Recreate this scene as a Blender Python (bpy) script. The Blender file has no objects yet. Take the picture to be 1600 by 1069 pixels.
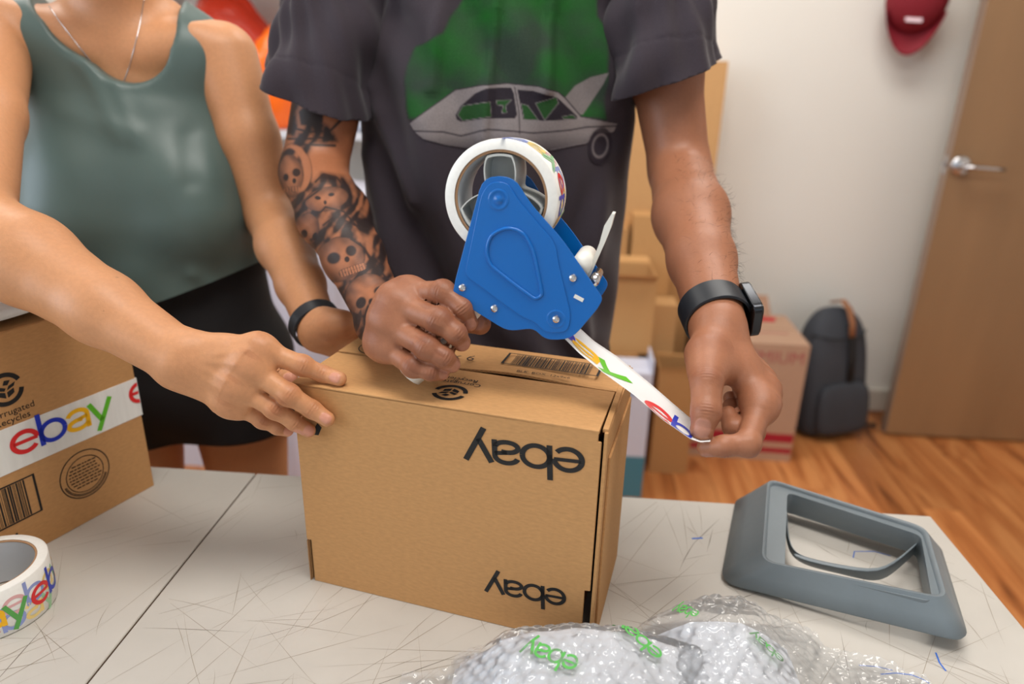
import bpy, bmesh, math, random
import numpy as np
from mathutils import Vector, Matrix
from mathutils.bvhtree import BVHTree

random.seed(7); RNG = np.random.default_rng(7)
S = bpy.context.scene
C = S.collection
PI = math.pi

# ------------------------------------------------------------------ camera
FPX = 1085.0                                   # focal length in pixels of the 1600 wide frame
PITCH, ROLL, YAW = math.radians(20.5), math.radians(1.44), math.radians(4.0)
TZ = 0.76                                      # table top height
CAM = np.array([0.0, 0.0, TZ + 0.4885])
def _axes():
    fw = np.array([0, math.cos(PITCH), -math.sin(PITCH)]); r = np.array([1.0, 0, 0]); u = np.cross(r, fw)
    r2 = math.cos(ROLL)*r + math.sin(ROLL)*u; u2 = -math.sin(ROLL)*r + math.cos(ROLL)*u
    c, s = math.cos(YAW), math.sin(YAW); Z = np.array([[c, -s, 0], [s, c, 0], [0, 0, 1]])
    return Z @ r2, Z @ u2, Z @ fw
RX, UY, FW = _axes()
def ray(px, py): return FW + RX*(px-800)/FPX - UY*(py-534.5)/FPX
def U(px, py, d): return CAM + ray(px, py)*d                       # a measured point at a depth
def UZ(px, py, z):
    r = ray(px, py); return CAM + r*((z-CAM[2])/r[2])              # ... on a level plane
def UP(px, py, y):
    r = ray(px, py); return CAM + r*(y/r[1])                       # ... on an upright plane
def UPL(px, py, o, n):
    r = ray(px, py); return CAM + r*(np.dot(o-CAM, n)/np.dot(r, n))  # ... on any plane
def PX(X):
    d = np.asarray(X, float) - CAM; z = d @ FW
    return np.stack([800+FPX*(d @ RX)/z, 534.5-FPX*(d @ UY)/z], -1)

cam_data = bpy.data.cameras.new('camera'); cam = bpy.data.objects.new('camera', cam_data); C.objects.link(cam)
cam_data.sensor_width = 36.0; cam_data.lens = FPX*36.0/1600.0; cam_data.clip_start = 0.05
m = Matrix.Identity(4)
for i in range(3):
    m[i][0], m[i][1], m[i][2], m[i][3] = RX[i], UY[i], -FW[i], CAM[i]
cam.matrix_world = m
cam_data.dof.use_dof = True; cam_data.dof.focus_distance = 0.63; cam_data.dof.aperture_fstop = 3.2
S.camera = cam

# ------------------------------------------------------------------ world, lights, exposure
def srgb(r, g, b):
    def f(c):
        c /= 255.0
        return c/12.92 if c <= 0.04045 else ((c+0.055)/1.055)**2.4
    return (f(r), f(g), f(b))
w = bpy.data.worlds.new('world'); S.world = w; w.use_nodes = True
w.node_tree.nodes['Background'].inputs[0].default_value = (0.75, 0.87, 1.0, 1)
w.node_tree.nodes['Background'].inputs[1].default_value = 1.2
def area(name, loc, target, sx, sy, power, col):
    l = bpy.data.lights.new(name, 'AREA'); l.shape = 'RECTANGLE'; l.size = sx; l.size_y = sy; l.energy = power; l.color = col
    o = bpy.data.objects.new(name, l); C.objects.link(o); o.location = loc
    o.rotation_euler = (Vector(target)-Vector(loc)).to_track_quat('-Z', 'Y').to_euler()
    return o
area('window_left_offscreen', (-2.40, -0.35, 1.615), (0.0, -0.35, 1.615), 2.2, 1.33, 34, (0.80, 0.90, 1.0))
CEIL_LAMPS = [(0.15, 0.30), (0.5, 1.75), (-1.25, 1.6)]
for (lx, ly), pw_ in zip(CEIL_LAMPS, (17, 15, 9)):
    area('ceiling_lamp_offscreen', (lx, ly, 2.545), (lx, ly, 0), 1.15, 0.55, pw_, (1.0, 0.965, 0.91))
S.view_settings.view_transform = 'Standard'; S.view_settings.look = 'None'
S.view_settings.exposure = 0.0; S.view_settings.gamma = 1.0; S.view_settings.use_curve_mapping = False
S.cycles.use_denoising = True
S.cycles.max_bounces = 8; S.cycles.transparent_max_bounces = 16; S.cycles.caustics_reflective = False; S.cycles.caustics_refractive = False

# ------------------------------------------------------------------ helpers
MATS = {}
def mat(name, col, rough=0.6, metal=0.0, spec=0.5, noise=None, bump=None, sss=0.0, attr=None, coat=0.0, sheen=0.0, stretch=(1, 1, 1), sssr=(1.0, 0.35, 0.2)):
    """principled; noise=(scale, amount, detail) varies the colour, bump=(scale, strength, distance) adds fine relief"""
    if name in MATS: return MATS[name]
    mm = bpy.data.materials.new(name); mm.use_nodes = True; nt = mm.node_tree; N, L = nt.nodes, nt.links
    p = N['Principled BSDF']; p.inputs['Roughness'].default_value = rough; p.inputs['Metallic'].default_value = metal
    p.inputs['Specular IOR Level'].default_value = spec
    p.inputs['Base Color'].default_value = (*col, 1)
    mm.diffuse_color = (*col, 1)
    src = None
    if attr:
        a = N.new('ShaderNodeAttribute'); a.attribute_name = attr; src = a.outputs['Color']
    tc = N.new('ShaderNodeTexCoord'); mp = N.new('ShaderNodeMapping'); mp.inputs['Scale'].default_value = stretch
    L.new(tc.outputs['Object'], mp.inputs['Vector'])
    if noise:
        n = N.new('ShaderNodeTexNoise'); n.inputs['Scale'].default_value = noise[0]; n.inputs['Detail'].default_value = noise[2] if len(noise) > 2 else 4
        L.new(mp.outputs[0], n.inputs['Vector'])
        mr = N.new('ShaderNodeMapRange'); mr.inputs['From Min'].default_value = 0.3; mr.inputs['From Max'].default_value = 0.7
        mr.inputs['To Min'].default_value = 1-noise[1]; mr.inputs['To Max'].default_value = 1+noise[1]
        L.new(n.outputs['Fac'], mr.inputs['Value'])
        mx = N.new('ShaderNodeVectorMath'); mx.operation = 'SCALE'
        if src: L.new(src, mx.inputs[0])
        else: mx.inputs[0].default_value = col
        L.new(mr.outputs[0], mx.inputs['Scale']); src = mx.outputs[0]
    if src: L.new(src, p.inputs['Base Color'])
    if bump:
        n2 = N.new('ShaderNodeTexNoise'); n2.inputs['Scale'].default_value = bump[0]; n2.inputs['Detail'].default_value = 5
        L.new(mp.outputs[0], n2.inputs['Vector'])
        b = N.new('ShaderNodeBump'); b.inputs['Strength'].default_value = bump[1]; b.inputs['Distance'].default_value = bump[2]
        L.new(n2.outputs['Fac'], b.inputs['Height']); L.new(b.outputs[0], p.inputs['Normal'])
    if sss:
        p.inputs['Subsurface Weight'].default_value = sss; p.inputs['Subsurface Radius'].default_value = sssr; p.inputs['Subsurface Scale'].default_value = 0.006
    if coat: p.inputs['Coat Weight'].default_value = coat; p.inputs['Coat Roughness'].default_value = 0.15
    if sheen: p.inputs['Sheen Weight'].default_value = sheen
    MATS[name] = mm
    return mm

def link(name, me, parent=None, loc=None):
    o = bpy.data.objects.new(name, me); C.objects.link(o)
    if parent is not None: o.parent = parent
    if loc is not None: o.location = loc
    return o
def tag(o, label=None, cat=None, group=None, kind=None):
    if label: o['label'] = label
    if cat: o['category'] = cat
    if group: o['group'] = group
    if kind: o['kind'] = kind
    return o
def thing(name, label, cat, loc=(0, 0, 0), rotz=0.0, group=None, mtx=None):
    o = bpy.data.objects.new(name, None); C.objects.link(o); o.empty_display_size = 0.05
    if mtx is not None: o.matrix_world = mtx
    else: o.location = loc; o.rotation_euler = (0, 0, rotz)
    return tag(o, label, cat, group)

class MB:
    """collects verts and faces; build() links them as one mesh object"""
    def __init__(s): s.v = []; s.f = []
    def add(s, v, f):
        n = len(s.v); s.v += [tuple(map(float, q)) for q in v]; s.f += [tuple(i+n for i in q) for q in f]; return s
    def box(s, x0, x1, y0, y1, z0, z1):
        v = [(x, y, z) for z in (z0, z1) for y in (y0, y1) for x in (x0, x1)]
        return s.add(v, [(0, 2, 3, 1), (4, 5, 7, 6), (0, 1, 5, 4), (2, 6, 7, 3), (0, 4, 6, 2), (1, 3, 7, 5)])
    def prism(s, pts, o, ex, ey, ez, d):
        """2D outline pts in frame (o, ex, ey) pushed along ez by d"""
        o, ex, ey, ez = map(np.asarray, (o, ex, ey, ez)); n = len(pts)
        a = [o+ex*p[0]+ey*p[1] for p in pts]; b = [q+ez*d for q in a]
        s.add(a+b, [tuple(range(n))[::-1], tuple(range(n, 2*n))] + [(i, (i+1) % n, n+(i+1) % n, n+i) for i in range(n)]); return s
    def flat(s, pts, o, ex, ey):
        o, ex, ey = map(np.asarray, (o, ex, ey))
        return s.add([o+ex*p[0]+ey*p[1] for p in pts], [tuple(range(len(pts)))])
    def tube(s, path, r, n=10, caps=True, flat=1.0, up=(0, 0, 1)):
        path = [np.asarray(p, float) for p in path]; m_ = len(path); rr = r if hasattr(r, '__len__') else [r]*m_
        base = len(s.v); v = []; f = []
        for i, p in enumerate(path):
            t = path[min(i+1, m_-1)]-path[max(i-1, 0)]; t = t/(np.linalg.norm(t)+1e-9)
            a = np.cross(t, up)
            if np.linalg.norm(a) < 1e-3: a = np.cross(t, (1, 0, 0))
            a /= np.linalg.norm(a); b = np.cross(a, t)
            for k in range(n):
                an = 2*PI*k/n; v.append(p+rr[i]*(a*math.cos(an)+b*math.sin(an)*flat))
        for i in range(m_-1):
            for k in range(n): f.append((i*n+k, i*n+(k+1) % n, (i+1)*n+(k+1) % n, (i+1)*n+k))
        if caps: f += [tuple(range(n))[::-1], tuple(range((m_-1)*n, m_*n))]
        return s.add(v, f)
    def lathe(s, prof, o=(0, 0, 0), ex=(1, 0, 0), ey=(0, 1, 0), ez=(0, 0, 1), n=48, closed=False):
        """profile of (radius, height) turned about ez"""
        o, ex, ey, ez = map(lambda q: np.asarray(q, float), (o, ex, ey, ez)); m_ = len(prof); v = []; f = []
        for (r, h) in prof:
            for k in range(n):
                a = 2*PI*k/n; v.append(o+ex*r*math.cos(a)+ey*r*math.sin(a)+ez*h)
        for i in range(m_ if closed else m_-1):
            j = (i+1) % m_
            for k in range(n): f.append((i*n+k, i*n+(k+1) % n, j*n+(k+1) % n, j*n+k))
        return s.add(v, f)
    def grid(s, P):
        """P[i][j] points"""
        P = np.asarray(P, float); a, b = P.shape[:2]
        return s.add(P.reshape(-1, 3), [(i*b+j, i*b+j+1, (i+1)*b+j+1, (i+1)*b+j) for i in range(a-1) for j in range(b-1)])
    def mesh(s, name='m'):
        me = bpy.data.meshes.new(name); me.from_pydata(s.v, [], s.f); me.update(); return me
    def build(s, name, material, parent=None, bevel=0.0, seg=2, smooth=None, solid=0.0, sub=0, weld=False):
        me = s.mesh(name)
        bm = bmesh.new(); bm.from_mesh(me)
        if weld: bmesh.ops.remove_doubles(bm, verts=bm.verts, dist=1e-5)
        bmesh.ops.recalc_face_normals(bm, faces=bm.faces)
        bm.to_mesh(me); bm.free()
        me.materials.append(material)
        o = link(name, me, parent)
        if smooth is None: smooth = bevel > 0 or sub > 0
        if smooth: me.polygons.foreach_set('use_smooth', [True]*len(me.polygons))
        if bevel: 
            b = o.modifiers.new('bevel', 'BEVEL'); b.width = bevel; b.segments = seg; b.limit_method = 'ANGLE'; b.angle_limit = math.radians(40); b.harden_normals = True
        if solid:
            q = o.modifiers.new('solid', 'SOLIDIFY'); q.thickness = solid; q.offset = 0
        if sub:
            q = o.modifiers.new('sub', 'SUBSURF'); q.levels = sub; q.render_levels = sub
        return o
def mesh_np(name, V, F, material, parent=None, smooth=True, colors=None, attr='col'):
    """fast mesh from numpy arrays (quads or triangles)"""
    me = bpy.data.meshes.new(name); V = np.asarray(V, np.float32); F = np.asarray(F, np.int32); k = F.shape[1]
    me.vertices.add(len(V)); me.vertices.foreach_set('co', V.ravel())
    me.loops.add(F.size); me.loops.foreach_set('vertex_index', F.ravel())
    me.polygons.add(len(F)); me.polygons.foreach_set('loop_start', np.arange(0, F.size, k, dtype=np.int32))
    me.polygons.foreach_set('use_smooth', np.full(len(F), smooth))
    me.update(calc_edges=True); me.validate()
    if colors is not None: set_colors(me, colors, attr)
    me.materials.append(material)
    return link(name, me, parent)
def set_colors(me, colors, attr='col'):
    ca = me.color_attributes.new(attr, 'FLOAT_COLOR', 'POINT')
    c = np.ones((len(me.vertices), 4), np.float32); c[:, :3] = colors
    ca.data.foreach_set('color', c.ravel())
def verts_np(me):
    v = np.empty(len(me.vertices)*3, np.float32); me.vertices.foreach_get('co', v); return v.reshape(-1, 3).astype(float)

# --- lettering: strokes as flat quad strips, plus small text from the built-in face
def arc(cx, cy, rx, ry, a0, a1, n=22):
    return [(cx+rx*math.cos(math.radians(a0+(a1-a0)*i/n)), cy+ry*math.sin(math.radians(a0+(a1-a0)*i/n))) for i in range(n+1)]
def stroke(mb2, pts, wd):
    """append a strip to the 2D list mb2 = (verts, faces)"""
    v, f = mb2; p = np.asarray(pts, float); n = len(p); b = len(v)
    for i in range(n):
        t = p[min(i+1, n-1)]-p[max(i-1, 0)]; t /= (np.linalg.norm(t)+1e-9); q = np.array([-t[1], t[0]])*wd/2
        v.append(p[i]+q); v.append(p[i]-q)
    for i in range(n-1): f.append((b+2*i, b+2*i+1, b+2*i+3, b+2*i+2))
def seg(p, q, n=8): return [(p[0]+(q[0]-p[0])*i/n, p[1]+(q[1]-p[1])*i/n) for i in range(n+1)]
SW = 0.185
def letter(ch, SW=SW):
    m2 = ([], [])
    if ch == 'e':
        stroke(m2, seg((0.1, 0.52), (0.97, 0.52)), SW*0.8); stroke(m2, arc(0.52, 0.5, 0.45, 0.43, 2, 322, 40), SW); wdt = 1.06
    elif ch == 'b':
        stroke(m2, seg((0.08, 0.0), (0.08, 1.42)), SW); stroke(m2, arc(0.53, 0.5, 0.45, 0.43, 0, 360, 40), SW); wdt = 1.08
    elif ch == 'a':
        stroke(m2, arc(0.45, 0.28, 0.38, 0.21, 60, 360, 32), SW); stroke(m2, seg((0.45, 0.5), (0.86, 0.56), 4), SW*0.9)
        stroke(m2, seg((0.86, 0.0), (0.86, 0.66)), SW); stroke(m2, arc(0.47, 0.65, 0.39, 0.28, 0, 165, 22), SW); wdt = 0.98
    else:
        stroke(m2, seg((0.03, 0.98), (0.47, 0.02)), SW*1.1); stroke(m2, seg((0.93, 0.98), (0.25, -0.42)), SW*1.1); wdt = 0.97
    return np.array(m2[0]), m2[1], wdt
def word_parts(word='ebay', gap=-0.03):
    x = 0; out = []
    for ch in word:
        v, f, wdt = letter(ch); out.append((ch, v+np.array([x, 0]), f)); x += wdt+gap
    return out, x-gap
def logo_mesh(fn, h, word='ebay'):
    """{letter: MB}, fn maps 2D (in metres, x-height h) to 3D"""
    parts, wd = word_parts(word); res = []
    for ch, v, f in parts:
        mb = MB(); mb.add([fn(p[0]*h, p[1]*h) for p in v], f); res.append((ch, mb))
    return res, wd*h
def text_mb(txt, size, fn, align='CENTER'):
    cu = bpy.data.curves.new('t', 'FONT'); cu.body = txt; cu.size = size; cu.align_x = align; cu.resolution_u = 2
    o = bpy.data.objects.new('t', cu); C.objects.link(o); dg = bpy.context.evaluated_depsgraph_get(); dg.update()
    me = bpy.data.meshes.new_from_object(o.evaluated_get(dg)); mb = MB()
    mb.add([fn(v.co.x, v.co.y) for v in me.vertices], [tuple(p.vertices) for p in me.polygons])
    bpy.data.objects.remove(o); bpy.data.curves.remove(cu); bpy.data.meshes.remove(me)
    return mb
def frame_fn(o, ex, ey, lift=0.0004):
    o, ex, ey = map(lambda q: np.asarray(q, float), (o, ex, ey)); n = np.cross(ex, ey)
    return lambda x, y: o+ex*x+ey*y+n*lift

M_INK = mat('black_print', srgb(22, 20, 20), 0.7)
M_RED = mat('red_print', srgb(222, 38, 42), 0.35); M_BLUE = mat('blue_print', srgb(20, 52, 190), 0.35)
M_YEL = mat('yellow_print', srgb(250, 190, 20), 0.35); M_GRN = mat('green_print', srgb(98, 190, 40), 0.35)
LOGO_COL = {'e': M_RED, 'b': M_BLUE, 'a': M_YEL, 'y': M_GRN}
def logo(parent, fn, h, color=None, inv=None, name='printed_letter'):
    parts, wd = logo_mesh(fn, h)
    inv = inv if inv is not None else (parent.matrix_world.inverted() if parent else Matrix())
    for ch, mb in parts:
        mb.v = [tuple(inv @ Vector(q)) for q in mb.v]
        mb.build(name, color or LOGO_COL[ch], parent)

# ------------------------------------------------------------------ room
WALLY = 2.73; XL, XR, YF, ZC = -2.4, 2.2, -2.2, 2.6
M_WALL = mat('painted_wall', srgb(230, 227, 220), 0.75, noise=(1.2, 0.02, 3), bump=(160, 0.08, 0.002))
M_CEIL = mat('ceiling_paint', srgb(232, 230, 224), 0.9)
def struct(name, mb, m_, **k): return tag(mb.build(name, m_, **k), kind='structure')
struct('wall_back', MB().box(XL, XR, WALLY, WALLY+0.1, 0, ZC), M_WALL)
struct('wall_right', MB().box(XR, XR+0.1, YF, WALLY+0.1, 0, ZC), M_WALL)
wl = MB(); wl.box(XL-0.1, XL, YF, -1.5, 0, ZC).box(XL-0.1, XL, 0.8, WALLY+0.1, 0, ZC).box(XL-0.1, XL, -1.5, 0.8, 0, 0.9).box(XL-0.1, XL, -1.5, 0.8, 2.33, ZC)
struct('wall_left', wl, M_WALL)
wf = MB(); wf.box(XL, -0.1, YF-0.1, YF, 0, ZC).box(1.9, XR, YF-0.1, YF, 0, ZC).box(-0.1, 1.9, YF-0.1, YF, 0, 0.9).box(-0.1, 1.9, YF-0.1, YF, 2.33, ZC)
struct('wall_front', wf, M_WALL)
struct('ceiling', MB().box(XL-0.1, XR+0.1, YF-0.1, WALLY+0.1, ZC, ZC+0.1), M_CEIL)
M_TRIM = mat('window_frame_paint', srgb(225, 225, 225), 0.5)
def window(name, a, b, axis):
    """frame bars around and across a wall opening"""
    e = bpy.data.objects.new(name, None); C.objects.link(e); tag(e, kind='structure')
    for (s0, s1, z0, z1) in [(a, a+0.05, 0.9, 2.33), (b-0.05, b, 0.9, 2.33), (a+0.05, b-0.05, 0.9, 0.95), (a+0.05, b-0.05, 2.28, 2.33), ((a+b)/2-0.02, (a+b)/2+0.02, 0.95, 2.28)]:
        mb = MB()
        if axis == 'y': mb.box(XL-0.08, XL-0.03, s0, s1, z0, z1)
        else: mb.box(s0, s1, YF-0.08, YF-0.03, z0, z1)
        mb.build('window_frame', M_TRIM, e)
window('window_1', -1.5, 0.8, 'y'); window('added_window_2', -0.1, 1.9, 'x')  # the front-wall window is unseen, added to let daylight in behind the camera
M_BASE = mat('baseboard_paint', srgb(205, 198, 186), 0.5)
struct('baseboard_back', MB().box(XL, XR, WALLY-0.014, WALLY-0.0005, 0.004, 0.1), M_BASE, bevel=0.003)

# floor of wooden planks running away from the camera
def wood_floor_mat():
    mm = bpy.data.materials.new('floor_wood'); mm.use_nodes = True; N, L = mm.node_tree.nodes, mm.node_tree.links; p = N['Principled BSDF']
    tc = N.new('ShaderNodeTexCoord'); oi = N.new('ShaderNodeObjectInfo'); add = N.new('ShaderNodeVectorMath'); add.operation = 'ADD'
    cmb = N.new('ShaderNodeCombineXYZ'); mul = N.new('ShaderNodeMath'); mul.operation = 'MULTIPLY'; mul.inputs[1].default_value = 37.0
    L.new(oi.outputs['Random'], mul.inputs[0]); L.new(mul.outputs[0], cmb.inputs['X']); L.new(mul.outputs[0], cmb.inputs['Y'])
    L.new(tc.outputs['Object'], add.inputs[0]); L.new(cmb.outputs[0], add.inputs[1])
    mp = N.new('ShaderNodeMapping'); mp.inputs['Scale'].default_value = (13, 1.1, 1); L.new(add.outputs[0], mp.inputs['Vector'])
    n = N.new('ShaderNodeTexNoise'); n.inputs['Scale'].default_value = 1.6; n.inputs['Detail'].default_value = 8; n.inputs['Distortion'].default_value = 0.9; L.new(mp.outputs[0], n.inputs['Vector'])
    cr = N.new('ShaderNodeValToRGB'); e = cr.color_ramp.elements
    e[0].position = 0.30; e[0].color = (*srgb(112, 62, 30), 1); e[1].position = 0.62; e[1].color = (*srgb(205, 138, 82), 1)
    q = e.new(0.43); q.color = (*srgb(178, 108, 58), 1)
    L.new(n.outputs['Fac'], cr.inputs['Fac'])
    mx = N.new('ShaderNodeVectorMath'); mx.operation = 'SCALE'; mr = N.new('ShaderNodeMapRange'); mr.inputs['To Min'].default_value = 0.82; mr.inputs['To Max'].default_value = 1.15
    L.new(oi.outputs['Random'], mr.inputs['Value']); L.new(cr.outputs['Color'], mx.inputs[0]); L.new(mr.outputs[0], mx.inputs['Scale']); L.new(mx.outputs[0], p.inputs['Base Color'])
    p.inputs['Roughness'].default_value = 0.38
    return mm
M_FLOOR = wood_floor_mat()
floor = struct('floor', MB().box(XL, XR, YF, WALLY, -0.06, -0.012), mat('subfloor', srgb(70, 45, 28), 0.8))
pw, pl = 0.128, 1.22
plank_me = None; row = 0; x = XL
while x < XR-0.01:
    x1 = min(x+pw, XR); y = -0.6-(row*0.43) % pl
    while y < WALLY-0.01:
        ya, yb = max(y, -0.6), min(y+pl, WALLY)
        if yb-ya > 0.03:
            if plank_me is None:
                plank_me = MB().box(0.0006, pw-0.0006, 0.0006, pl-0.0006, -0.012, 0.0).mesh('plank'); plank_me.materials.append(M_FLOOR)
            o = link('plank', plank_me, floor, (x, ya, 0.0)); o.scale = ((x1-x)/pw, (yb-ya)/pl, 1)
        y += pl
    x += pw; row += 1

# ceiling lamps
M_LAMP = bpy.data.materials.new('lamp_diffuser'); M_LAMP.use_nodes = True
M_LAMP.node_tree.nodes['Principled BSDF'].inputs['Emission Color'].default_value = (1, 0.95, 0.88, 1); M_LAMP.node_tree.nodes['Principled BSDF'].inputs['Emission Strength'].default_value = 3.0
CL_WHERE = ['above the packing table', 'in front of the back wall near the cap', 'above the corner behind the woman']
for (lx, ly), wh in zip(CEIL_LAMPS, CL_WHERE):
    t = thing('ceiling_lamp', 'rectangular white ceiling lamp ' + wh, 'lamp', (lx, ly, ZC), group='ceiling lamps')
    MB().box(-0.6, 0.6, -0.3, 0.3, -0.045, 0).build('lamp_body', M_TRIM, t); MB().box(-0.58, 0.58, -0.28, 0.28, -0.05, -0.045).build('diffuser', M_LAMP, t)

# door leaf standing open in front of the back wall
M_DOOR = mat('door_veneer', srgb(150, 116, 82), 0.42, noise=(2.2, 0.10, 5), stretch=(3, 3, 0.5)); M_DEDGE = mat('door_edge', srgb(150, 128, 112), 0.5)
M_CHROME = mat('brushed_chrome', srgb(205, 205, 208), 0.22, metal=1.0)
DX, DY = 1.283, 2.548
d = bpy.data.objects.new('door_1', None); C.objects.link(d); d.location = (DX, DY, 0); tag(d, 'tan wooden door standing open in front of the wall', kind='structure')
MB().box(0, 0.905, -0.044, 0.0, 0.008, 2.05).build('door_leaf', M_DOOR, d, bevel=0.002)
MB().box(-0.0015, 0.0, -0.043, -0.001, 0.01, 2.048).build('door_edge_band', M_DEDGE, d)
hc = UP(1500, 259, DY-0.044)-np.array([DX, DY, 0])
h_ = MB().lathe([(0.0, 0.012), (0.026, 0.012), (0.033, 0.006), (0.034, 0.0)], o=hc, ex=(1, 0, 0), ey=(0, 0, 1), ez=(0, -1, 0), n=32).build('door_handle', M_CHROME, d, smooth=True)
MB().tube([hc+np.array(q) for q in [(0, -0.005, 0), (0, -0.045, 0)]], [0.012, 0.012], 16).build('spindle', M_CHROME, h_, smooth=True)
MB().tube([hc+np.array(q) for q in [(-0.012, -0.05, 0), (0.03, -0.054, 0), (0.08, -0.052, -0.002), (0.118, -0.048, -0.004)]], [0.013, 0.012, 0.0105, 0.009], 14, flat=0.7).build('lever', M_CHROME, h_, smooth=True)
MB().box(-0.003, -0.001, -0.034, -0.010, hc[2]-0.03, hc[2]+0.03).build('latch_plate', M_CHROME, d)
MB().box(-0.012, -0.003, -0.028, -0.016, hc[2]-0.008, hc[2]+0.008).build('latch_bolt', M_CHROME, d)
for hz in (0.25, 1.0, 1.8):
    MB().tube([(0.912, 0.0, hz-0.05), (0.912, 0.0, hz+0.05)], 0.006, 10).build('hinge', M_CHROME, d)

# ------------------------------------------------------------------ work tables
M_TOP = mat('worn_white_laminate', srgb(196, 191, 183), 0.42, noise=(9, 0.06, 6), bump=(60, 0.05, 0.002))
M_LEG = mat('grey_steel', srgb(120, 120, 122), 0.4, metal=0.8)
M_SCR = mat('scratch_dirt', srgb(160, 150, 136), 0.7); M_SCR2 = mat('dark_scratch_dirt', srgb(112, 102, 90), 0.7); M_PEN = mat('blue_pen_line', srgb(60, 110, 200), 0.6)
YB = 0.766
def table(x0, x1, label, seed, n):
    t = thing('work_table', label, 'table', ((x0+x1)/2, 0.33, 0)); inv = t.location
    lx = lambda v: v-inv[0]; ly = lambda v: v-inv[1]
    top = MB().box(lx(x0), lx(x1), ly(-0.12), ly(YB), TZ-0.03, TZ).build('table_top', M_TOP, t, bevel=0.0018)
    MB().box(lx(x0)+0.06, lx(x1)-0.06, ly(-0.06), ly(YB)-0.06, TZ-0.085, TZ-0.03).build('apron', M_LEG, t)
    for sx in (x0+0.07, x1-0.11):
        for sy in (-0.05, YB-0.11): MB().box(lx(sx), lx(sx)+0.04, ly(sy), ly(sy)+0.04, 0.002, TZ-0.03).build('leg', M_LEG, t, bevel=0.004)
    r = random.Random(seed)
    for mt, cnt, nm in ((M_SCR, n, 'scratches'), (M_SCR2, n//8, 'dark_scratches')):
        mb = MB()
        for i in range(cnt):
            cx, cy = r.uniform(x0+0.01, x1-0.01), r.uniform(0.3, YB-0.01); a = r.choice([0.2, 1.35, 1.0, 2.2, 2.6, 0.75])+r.gauss(0, 0.25); ln = r.uniform(0.02, 0.2)*(0.6 if nm != 'scratches' else 1); wd = r.uniform(0.00018, 0.00045)
            bend = r.gauss(0, 0.0015); pts = []
            for k in range(7):
                q = k/6-0.5; px_, py_ = cx+math.cos(a)*ln*q-math.sin(a)*bend*(q*q*4), cy+math.sin(a)*ln*q+math.cos(a)*bend*(q*q*4)
                if x0+0.003 < px_ < x1-0.003 and -0.1 < py_ < YB-0.003: pts.append((px_, py_, wd*(1-abs(q)*1.9)))
            if len(pts) < 3: continue
            v = []
            for (px_, py_, w_) in pts: v += [(lx(px_)-math.sin(a)*w_, ly(py_)+math.cos(a)*w_, TZ+0.00012), (lx(px_)+math.sin(a)*w_, ly(py_)-math.cos(a)*w_, TZ+0.00012)]
            mb.add(v, [(2*k, 2*k+1, 2*k+3, 2*k+2) for k in range(len(pts)-1)])
        tag(mb.build(nm, mt, top), kind='stuff')
    return t, top
SX = -0.3865
tr, trtop = table(SX+0.0014, 0.469, 'scratched white work table under the box being taped', 3, 260)
tl, tltop = table(-1.3, SX-0.0002, 'scratched white work table under the taped box beside the woman', 5, 220)
MB().box(SX-0.0001, SX+0.0012, -0.12, YB-0.004, TZ-0.02, TZ-0.0012).build('seam_dirt', mat('seam_dirt', srgb(70, 50, 32), 0.9), tl).location = -tl.location
def pen(pts, wd, name='pen_line'):
    mb = MB(); v = []; loc = np.array(tr.location)
    for i, q in enumerate(pts):
        p = UZ(q[0], q[1], TZ)-loc; t_ = UZ(*pts[min(i+1, len(pts)-1)], TZ)-UZ(*pts[max(i-1, 0)], TZ); t_ /= np.linalg.norm(t_); n_ = np.array([-t_[1], t_[0], 0])*wd
        v += [p+n_+(0, 0, 0.0002), p-n_+(0, 0, 0.0002)]
    mb.add(v, [(2*k, 2*k+1, 2*k+3, 2*k+2) for k in range(len(pts)-1)]); mb.build(name, M_PEN, trtop)
pen([(1376, 1054), (1400, 1052), (1425, 1055), (1440, 1061), (1452, 1068)], 0.0007)
pen([(1342, 1040), (1370, 1042), (1395, 1048)], 0.0005); pen([(1081, 842), (1098, 841)], 0.0012); pen([(1333, 872), (1335, 862), (1366, 862), (1392, 869)], 0.0006); pen([(1462, 1020), (1468, 1036), (1478, 1049)], 0.0008)
# ------------------------------------------------------------------ things laid out in a frame of their own
def nz(v): v = np.asarray(v, float); return v/np.linalg.norm(v)
def frame_thing(name, label, cat, o, ex, ey, ez=None, group=None):
    o, ex, ey = np.asarray(o, float), nz(ex), nz(ey); ez = nz(np.cross(ex, ey)) if ez is None else nz(ez)
    M = Matrix([[ex[i], ey[i], ez[i], o[i]] for i in range(3)]+[[0, 0, 0, 1]])
    t = thing(name, label, cat, group=group, mtx=M)
    R = np.stack([ex, ey, ez], 1)
    return t, (lambda X: (np.asarray(X, float)-o) @ R)            # world -> local

def cardboard(name, rgb): return mat(name, srgb(*rgb), 0.78, spec=0.25, noise=(420, 0.07, 3), bump=(300, 0.06, 0.001), stretch=(0.35, 1, 1))
M_CARD = cardboard('kraft_cardboard', (194, 146, 96)); M_CARD2 = cardboard('kraft_cardboard_side', (194, 146, 96)); M_CORE = mat('corrugated_core', srgb(48, 33, 20), 0.9)
M_BLACKSLOT = mat('black_slot', srgb(14, 12, 11), 0.8); M_FLUTE = mat('corrugated_flute', srgb(150, 108, 66), 0.8)
M_TAPE = mat('white_tape', srgb(236, 236, 232), 0.28, spec=0.5)

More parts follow.
